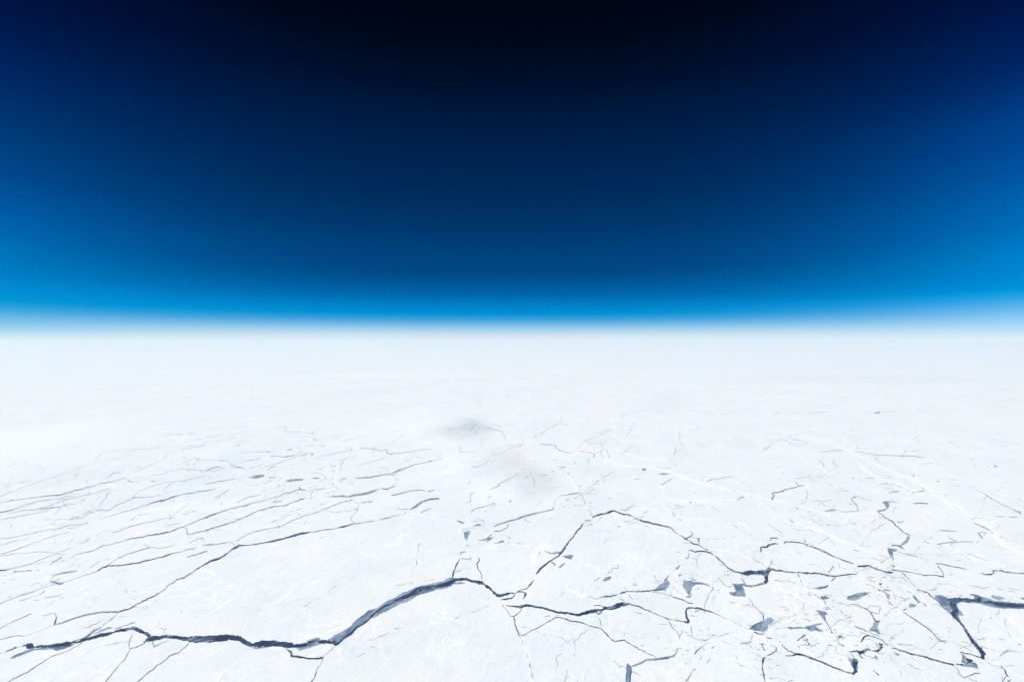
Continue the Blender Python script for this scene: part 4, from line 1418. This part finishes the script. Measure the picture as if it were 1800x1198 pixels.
# ------------------------------------------------------------------ what stands near what (for the descriptions)
MARKS = [
    ('the left arm of the long dark lead', [(0, 1145), (120, 1135), (240, 1102)]),
    ('the flat middle of the long dark lead', [(270, 1120), (360, 1120), (500, 1135), (590, 1130)]),
    ('the rising part of the long dark lead', [(590, 1130), (640, 1085), (700, 1050)]),
    ('the crest of the long dark lead', [(740, 1030), (800, 1018), (850, 1025)]),
    ('the hooked crack ends below the centre', [(875, 1045), (905, 1050), (925, 1045)]),
    ('the long straight crack left of centre', [(430, 957), (520, 945), (640, 920), (740, 895)]),
    ('the crack that climbs from the lower left', [(210, 1073), (280, 1042), (350, 1000), (405, 963)]),
    ('the blunt-ended grey strip at the lower left', [(100, 1095), (200, 1075)]),
    ('the middle lead right of centre', [(890, 1064), (960, 1068), (1020, 1080), (1100, 1060)]),
    ('the kinked crack at the bottom centre', [(905, 1085), (914, 1118), (978, 1083)]),
    ('the dashed crack running to the bottom edge', [(920, 1130), (937, 1195)]),
    ('the stepped grey strip at the bottom', [(1110, 1168), (1185, 1150)]),
    ('the diagonal crack below the centre', [(945, 1005), (985, 970), (1030, 915)]),
    ('the dark arched crack at the centre', [(1040, 905), (1080, 898), (1120, 915), (1180, 930), (1215, 945)]),
    ('the bright square block on the arched crack', [(1220, 948)]),
    ('the dark crack left of the T-shaped lead', [(1215, 970), (1250, 972), (1290, 1000)]),
    ('the T-shaped lead', [(1310, 1003), (1350, 1000), (1430, 1006)]),
    ('the bird-shaped grey patch', [(1215, 1030)]),
    ('the arrow-shaped grey patch', [(1300, 1035)]),
    ('the mitten-shaped grey patch', [(1340, 1100)]),
    ('the upright black crack bend', [(1205, 1070), (1212, 1090)]),
    ('the leaf-shaped grey patch', [(1510, 1047)]),
    ('the ragged winged grey patch', [(1420, 1103)]),
    ('the black zigzag crack', [(1520, 1145), (1550, 1132)]),
    ('the thick short crack near the bottom', [(1503, 1170)]),
    ('the V-shaped lead', [(1660, 1050), (1700, 1110), (1730, 1150)]),
    ('the flat arm of the V-shaped lead', [(1690, 1052), (1800, 1062)]),
    ('the long slanting crack at the lower right', [(1570, 1138), (1670, 1165)]),
    ('the grey zigzag patch on the right', [(1590, 950), (1565, 975)]),
    ('the seven-shaped grey patch', [(1560, 885)]),
    ('the white rubble belt', [(1611, 842), (1670, 888), (1720, 915), (1760, 950), (1800, 975)]),
    ('the stepped crack at the upper right', [(1357, 875), (1380, 862), (1405, 853)]),
    ('the long hairline crack at the upper right', [(1442, 797), (1530, 800), (1620, 803), (1745, 820)]),
    ('the dark curved crack above the T-shaped lead', [(1380, 952), (1420, 955), (1500, 990)]),
    ('the dark crack beside the grey zigzag patch', [(1507, 994), (1560, 1003), (1640, 1012)]),
    ('the small black zigzag above the T-shaped lead', [(1340, 960), (1365, 955)]),
    ('the flat blue-grey lens left of centre', [(518, 843)]),
    ('the slim curving blue-grey strip', [(630, 840), (690, 828)]),
    ('the blue-grey strip ending the straight crack', [(720, 890), (770, 876)]),
    ('the long slim blue-grey strip at the centre', [(870, 925), (970, 895)]),
    ('the stair-step hairline on the left', [(320, 925), (330, 940)]),
    ('the two parallel cracks left of centre', [(400, 890), (540, 870)]),
    ('the black tick mark at the upper left', [(548, 798)]),
    ('the kinked crack in the upper middle', [(640, 788), (680, 795)]),
    ('the bent crack at the bluish tract', [(800, 780), (815, 794)]),
    ('the jagged crack north of the centre', [(950, 775), (980, 785), (1045, 800)]),
    ('the stepped hairline in the upper middle', [(950, 762), (985, 735)]),
    ('the stepped hairline right of the upper middle', [(1040, 772), (1095, 745)]),
    ('the left-hand bundle of long cracks', [(0, 895), (120, 868), (220, 842)]),
    ('the crack fork at the upper left', [(225, 855), (270, 845)]),
    ('the forked crack at the far left', [(110, 980), (85, 1005)]),
    ('the bent grey patch at the left', [(100, 1022)]),
    ('the dark strand above the climbing crack', [(180, 995), (240, 985), (290, 975)]),
    ('the left edge of the view', [(0, 700), (0, 1198)]),
    ('the right edge of the view', [(1800, 700), (1800, 1198)]),
    ('the bottom edge of the view', [(0, 1198), (1800, 1198)]),
]


def rel(c, line):
    best = None
    segs = list(zip(line, line[1:])) or [(line[0], line[0])]
    for (x0, y0), (x1, y1) in segs:
        dx, dy = x1 - x0, y1 - y0
        l2 = dx * dx + dy * dy
        t = 0 if l2 == 0 else max(0, min(1, ((c[0] - x0) * dx + (c[1] - y0) * dy) / l2))
        px, py = x0 + dx * t, y0 + dy * t
        d = math.hypot(c[0] - px, (c[1] - py) * 1.5)
        if best is None or d < best[0]:
            best = (d, c[0] - px, c[1] - py)
    d, ex, ey = best
    if abs(ey) * 1.5 > abs(ex):
        word = 'below' if ey > 0 else 'above'
    else:
        word = 'right of' if ex > 0 else 'left of'
    return d, word


USED = {}


def describe(head, c, max_words=16):
    c = (min(max(c[0], 10), 1790), min(c[1], 1185))
    r_ = sorted(((*rel(c, ln), name) for name, ln in MARKS), key=lambda q: q[0])[:11]
    tries = []
    for d, wd, nm in r_[:2]:
        tries.append(f'{head} {"beside" if "edge" in nm else "just " + wd} {nm}')
    tries += [f'{head} {"beside" if "edge" in nm else wd} {nm}' for d, wd, nm in r_[2:4]]
    for i in range(len(r_)):
        for j in range(i + 1, len(r_)):
            t = f'{head} {r_[i][1]} {r_[i][2]}, {r_[j][1]} {r_[j][2]}'
            tries.append(t.replace('left of the left edge', 'by the left edge').replace('right of the left edge', 'by the left edge')
                         .replace('above the bottom edge', 'at the bottom edge').replace('left of the right edge', 'by the right edge'))
    tries += [f'{head} some way {wd} {nm}' for d, wd, nm in r_[4:] if 'edge' not in nm]
    for t in tries:
        if t not in USED and len(t.split()) <= max_words:
            USED[t] = 1
            return t, True
    return tries[0], False


def floe_head(f):
    A = f['A']
    c = f['c']
    k = ((c[1] - HOR) / 400.0) ** 2
    w, h = f['hi'] - f['lo']
    size = 'huge' if A > 20000 else 'large' if A > 4500 else 'mid-sized' if A > 900 else 'small' if A > 150 else 'tiny'
    asp = w / max(h, 1)
    fill = A / max(w * h, 1)
    shape = ' long narrow' if asp > 4.2 or (fill < 0.3 and asp > 1.8) else ' upright' if asp < 0.75 else ' ragged' if fill < 0.35 else ''
    return f'{size}{shape} snow-white floe', size


# the ice field that runs on to the horizon, then every floe
floe_info.sort(key=lambda q: -q['A'])
owner_of_tri = {}
built = []
for fi, f in enumerate(floe_info):
    far_field = fi == 0
    if f['A'] < 1.5:
        continue
    if far_field:
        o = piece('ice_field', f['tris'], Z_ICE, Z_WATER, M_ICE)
        o['kind'] = 'structure'
    else:
        vis = f['lo'][0] < 1795 and f['hi'][0] > 5 and f['lo'][1] < 1195
        tiny = f['A'] < 16
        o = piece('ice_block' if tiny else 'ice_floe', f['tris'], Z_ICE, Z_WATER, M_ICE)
        if not vis:
            o.name = 'ice_plain'
            o['kind'] = 'structure'
        elif tiny:
            o['label'], single = describe('tiny white ice block', f['c'])
            o['category'] = 'ice block'
            o['group'] = 'loose ice blocks in the cracks'
        else:
            tv = np.array([cen[t] for t in f['tris']])
            m_ = (tv[:, 0] > 0) & (tv[:, 0] < 1800) & (tv[:, 1] < 1198)
            cc = tv[m_]
            ww = area[f['tris']][m_]
            c = (cc * ww[:, None]).sum(0) / ww.sum() if len(cc) else f['c']
            head, size = floe_head(f)
            o['label'], single = describe(head, c)
            o['category'] = 'ice floe'
            o['group'] = 'snow-covered floes of the pack ice'
    built.append((f, o))
    for t in f['tris']:
        owner_of_tri[int(t)] = o

# ------------------------------------------------------------------ young ice in the cracks
byk = {}
for y in young_info:
    if y['A'] >= 4.0:
        byk.setdefault(y['k'], []).append(y)
for k, lst in byk.items():
    lst.sort(key=lambda q: -q['A'])
    base = YOUNG[k] or 'grey young ice patch in a crack'
    c0 = lst[0]['c']
    n_ = 0
    for i, y in enumerate(lst):
        o = piece('young_ice', y['tris'], Z_YOUNG, Z_WATER, M_YOUNG)
        if i == 0:
            lab = base
        else:
            lab, _ = describe('small grey fragment of young ice', y['c'])
        o['label'] = lab
        o['category'] = 'young ice'
        o['group'] = 'grey young ice in the leads' if i == 0 else 'pieces of the ' + ' '.join(base.split()[:8])

# ------------------------------------------------------------------ pressure ridges: piled snow and blocks on the floes
ice_idx = np.where(cls == 0)[0]


def floe_at(x, y):
    d = (cen[ice_idx] - np.array([x, y])) ** 2
    for t in ice_idx[np.argsort(d.sum(1))[:40]]:
        a, b, c = P2[T[t]]
        s1 = (b[0] - a[0]) * (y - a[1]) - (b[1] - a[1]) * (x - a[0])
        s2 = (c[0] - b[0]) * (y - b[1]) - (c[1] - b[1]) * (x - b[0])
        s3 = (a[0] - c[0]) * (y - c[1]) - (a[1] - c[1]) * (x - c[0])
        if (s1 >= 0) == (s2 >= 0) == (s3 >= 0) and int(t) in owner_of_tri:
            return owner_of_tri[int(t)]
    for t in ice_idx[np.argsort(d.sum(1))[:40]]:
        if int(t) in owner_of_tri:
            return owner_of_tri[int(t)]


def on_ice(x, y):
    i0, i1 = np.searchsorted(cx_sorted, x - 60), np.searchsorted(cx_sorted, x + 60)
    return True


def blocks_mesh(spots, r):
    """low angular blocks: spots are (x, y, half length, half width, direction) on the map"""
    vs, fs = [], []
    for x, y, a, b_, an in spots:
        n = r.choice((3, 4, 5, 6))
        ph = r.uniform(0, 6.28)
        base = len(vs)
        cs, sn = math.cos(an), math.sin(an)
        for k in range(n):
            t = ph + k * 2 * math.pi / n + r.uniform(-.25, .25)
            u, v = math.cos(t) * a, math.sin(t) * b_
            gx, gy = ground(x + u * cs - v * sn, y + u * sn + v * cs)
            vs.append((gx, gy, Z_ICE + 0.05))
        gx, gy = ground(x + r.uniform(-.2, .2) * b_, y + r.uniform(-.2, .2) * b_)
        vs.append((gx, gy, Z_ICE + r.uniform(2.0, 7.0)))
        for k in range(n):
            fs.append((base + (k + 1) % n, base + k, base + n))
    return vs, fs


def ridge_mesh(fine, r):
    vs, fs = [], []
    n = len(fine)
    on = True
    prev = None
    for i, (x, y, w) in enumerate(fine):
        a, b_ = fine[max(0, i - 1)], fine[min(n - 1, i + 1)]
        dx, dy = b_[0] - a[0], b_[1] - a[1]
        ln = math.hypot(dx, dy) or 1
        nx, ny = -dy / ln, dx / ln
        hw = w * 0.5 * r.choice((0.25, 0.5, 0.8, 1.0, 1.5))
        if r.random() < 0.10:
            prev = None
            continue
        hw2 = w * 0.5 * r.choice((0.25, 0.5, 0.8, 1.0, 1.4))
        base = len(vs)
        for q, z in ((hw, 0.05), (r.uniform(-.3, .3) * hw, r.uniform(1.5, 6.0)), (-hw2, 0.05)):
            gx, gy = ground(x + nx * q, y + ny * q)
            vs.append((gx, gy, Z_ICE + z))
        if prev is not None:
            fs.append((prev, base, base + 1, prev + 1))
            fs.append((prev + 1, base + 1, base + 2, prev + 2))
        prev = base
    return vs, fs


rr = random.Random(42)
for fine in RIDGE_LINES:
    wmax = max(p[2] for p in fine)
    mid = fine[len(fine) // 2]
    own = floe_at(mid[0], mid[1])
    if wmax >= 2.6:
        spots = []
        for a, b_ in zip(fine, fine[1:]):
            ln = math.hypot(b_[0] - a[0], b_[1] - a[1])
            an = math.atan2(b_[1] - a[1], b_[0] - a[0])
            w = a[2]
            num = int(ln * w * (0.36 if wmax > 9 else 0.7)) + (rr.random() < 0.7)
            for _ in range(num):
                t = rr.random()
                off = rr.gauss(0, 0.30) * w
                x = a[0] + (b_[0] - a[0]) * t - math.sin(an) * off
                y = a[1] + (b_[1] - a[1]) * t + math.cos(an) * off
                s_ = rr.uniform(0.25, 1.0) ** 1.6 * (1.25 if wmax > 9 else 1.0)
                spots.append((x, y, s_ * 1.6 + 0.2, s_ * 0.65 + 0.12, an + rr.gauss(0, 0.35)))
        vs, fs = blocks_mesh(spots, rr)
    else:
        vs, fs = ridge_mesh(fine, rr)
    if not fs:
        continue
    belt = wmax > 9
    if belt:
        ox, oy = ground(mid[0], mid[1])
        o = make_mesh('rubble_belt', [(x - ox, y - oy, z) for x, y, z in vs], fs, M_RIDGE)
        o.location = (ox, oy, 0)
        o['label'] = 'broad belt of white broken ice rubble slanting down to the right edge'
        o['category'] = 'ice rubble'
    else:
        ox, oy = own.location.x, own.location.y
        o = make_mesh('pressure_ridge', [(x - ox, y - oy, z) for x, y, z in vs], fs, M_RIDGE)
        o.parent = own
print('labels', len(USED))

# ------------------------------------------------------------------ air between the ice and the camera
HAZE_DENSITY = 1.0 / 370000.0
HB = 1.1e6
hv = [(-HB, -HB, Z_WATER - 1), (HB, -HB, Z_WATER - 1), (HB, HB, Z_WATER - 1), (-HB, HB, Z_WATER - 1),
      (-HB, -HB, ALT + 30), (HB, -HB, ALT + 30), (HB, HB, ALT + 30), (-HB, HB, ALT + 30)]
hf = [(0, 3, 2, 1), (4, 5, 6, 7), (0, 1, 5, 4), (1, 2, 6, 5), (2, 3, 7, 6), (3, 0, 4, 7)]
hm = new_mat('haze_air')
pv = hm.node_tree.nodes.new('ShaderNodeVolumePrincipled')
pv.inputs['Color'].default_value = (0.82, 0.90, 0.955, 1)
pv.inputs['Density'].default_value = HAZE_DENSITY
pv.inputs['Anisotropy'].default_value = 0.03
ho = hm.node_tree.nodes.new('ShaderNodeOutputMaterial')
hm.node_tree.links.new(pv.outputs[0], ho.inputs['Volume'])
haze = make_mesh('haze', hv, hf, hm)
haze['kind'] = 'stuff'

# low veils of cloud over the pack, each a flat lens of thin mist


def mist_material(name, free_path):
    m = new_mat(name)
    v = m.node_tree.nodes.new('ShaderNodeVolumePrincipled')
    v.inputs['Color'].default_value = (1, 1, 1, 1)
    v.inputs['Density'].default_value = 1.0 / free_path
    v.inputs['Anisotropy'].default_value = 0.2
    o = m.node_tree.nodes.new('ShaderNodeOutputMaterial')
    m.node_tree.links.new(v.outputs[0], o.inputs['Volume'])
    return m


M_MIST, M_THIN = mist_material('low_mist', 6000.0), mist_material('thin_mist', 9000.0)


def mist(label, mat, lobes):
    vs, fs = [], []
    ox, oy = lobes[0][0] * 1000, lobes[0][1] * 1000
    nu, nv = 48, 10
    for (x, y, z, rx, ry, rz) in lobes:
        base = len(vs)
        for sgn in (1, -1):
            vs.append((x * 1000 - ox, y * 1000 - oy, (z + sgn * rz) * 1000))
            for j in range(1, nv if sgn > 0 else nv - 1 + 1):
                r_ = j / nv
                zz = rz * (1 - r_ * r_) ** 1.6
                for i in range(nu):
                    a = 2 * math.pi * i / nu
                    wob = 1 + r_ * (0.16 * math.sin(3 * a + x) + 0.10 * math.sin(5 * a + y) + 0.06 * math.sin(9 * a + x * y))
                    vs.append((x * 1000 - ox + rx * 1000 * wob * r_ * math.cos(a), y * 1000 - oy + ry * 1000 * wob * r_ * math.sin(a), (z + sgn * zz) * 1000))
        rim = len(vs)
        for i in range(nu):
            a = 2 * math.pi * i / nu
            wob = 1 + 0.16 * math.sin(3 * a + x) + 0.10 * math.sin(5 * a + y) + 0.06 * math.sin(9 * a + x * y)
            vs.append((x * 1000 - ox + rx * 1000 * wob * math.cos(a), y * 1000 - oy + ry * 1000 * wob * math.sin(a), z * 1000))
        half = 1 + (nv - 1) * nu
        for sgn, b0 in ((1, base), (-1, base + half)):
            for i in range(nu):
                i2 = (i + 1) % nu
                f = (b0, b0 + 1 + i, b0 + 1 + i2)
                fs.append(f if sgn > 0 else f[::-1])
                for j in range(nv - 1):
                    p0 = b0 + 1 + j * nu
                    p1 = b0 + 1 + (j + 1) * nu if j < nv - 2 else rim
                    f = (p0 + i, p1 + i, p1 + i2, p0 + i2)
                    fs.append(f if sgn > 0 else f[::-1])
    o = make_mesh('cloud', vs, fs, mat)
    o.location = (ox, oy, 0)
    o['label'] = label
    o['category'] = 'cloud'
    o['group'] = 'thin low clouds over the ice'


mist('soft white cloud veil left of the bluish shadow in the upper middle', M_MIST, [(-8.4, 58.0, 1.8, 5.2, 10.0, 0.75)])
mist('low white cloud bank beside the kinked crack in the upper middle', M_MIST, [(-12.5, 51.0, 0.55, 4.6, 6.5, 0.45)])
mist('faint white cloud wisp above the long slim blue-grey strip at the centre', M_THIN, [(-3.2, 41.5, 1.5, 3.8, 7.0, 0.6)])
mist('smaller faint cloud wisp just right of the centre above the long slim strip', M_THIN, [(-0.6, 35.5, 1.5, 2.6, 5.0, 0.55)])
mist('long flat cloud streak low over the distant ice in the middle', M_THIN, [(-22.0, 140.0, 0.9, 36.0, 20.0, 0.6)])
mist('long flat cloud streak low over the distant ice at the right', M_THIN, [(80.0, 125.0, 0.9, 44.0, 14.0, 0.6)])
mist('wide thin mist at the left edge over the bundle of long cracks', M_THIN, [(-46.0, 44.0, 0.9, 19.0, 19.0, 0.5)])
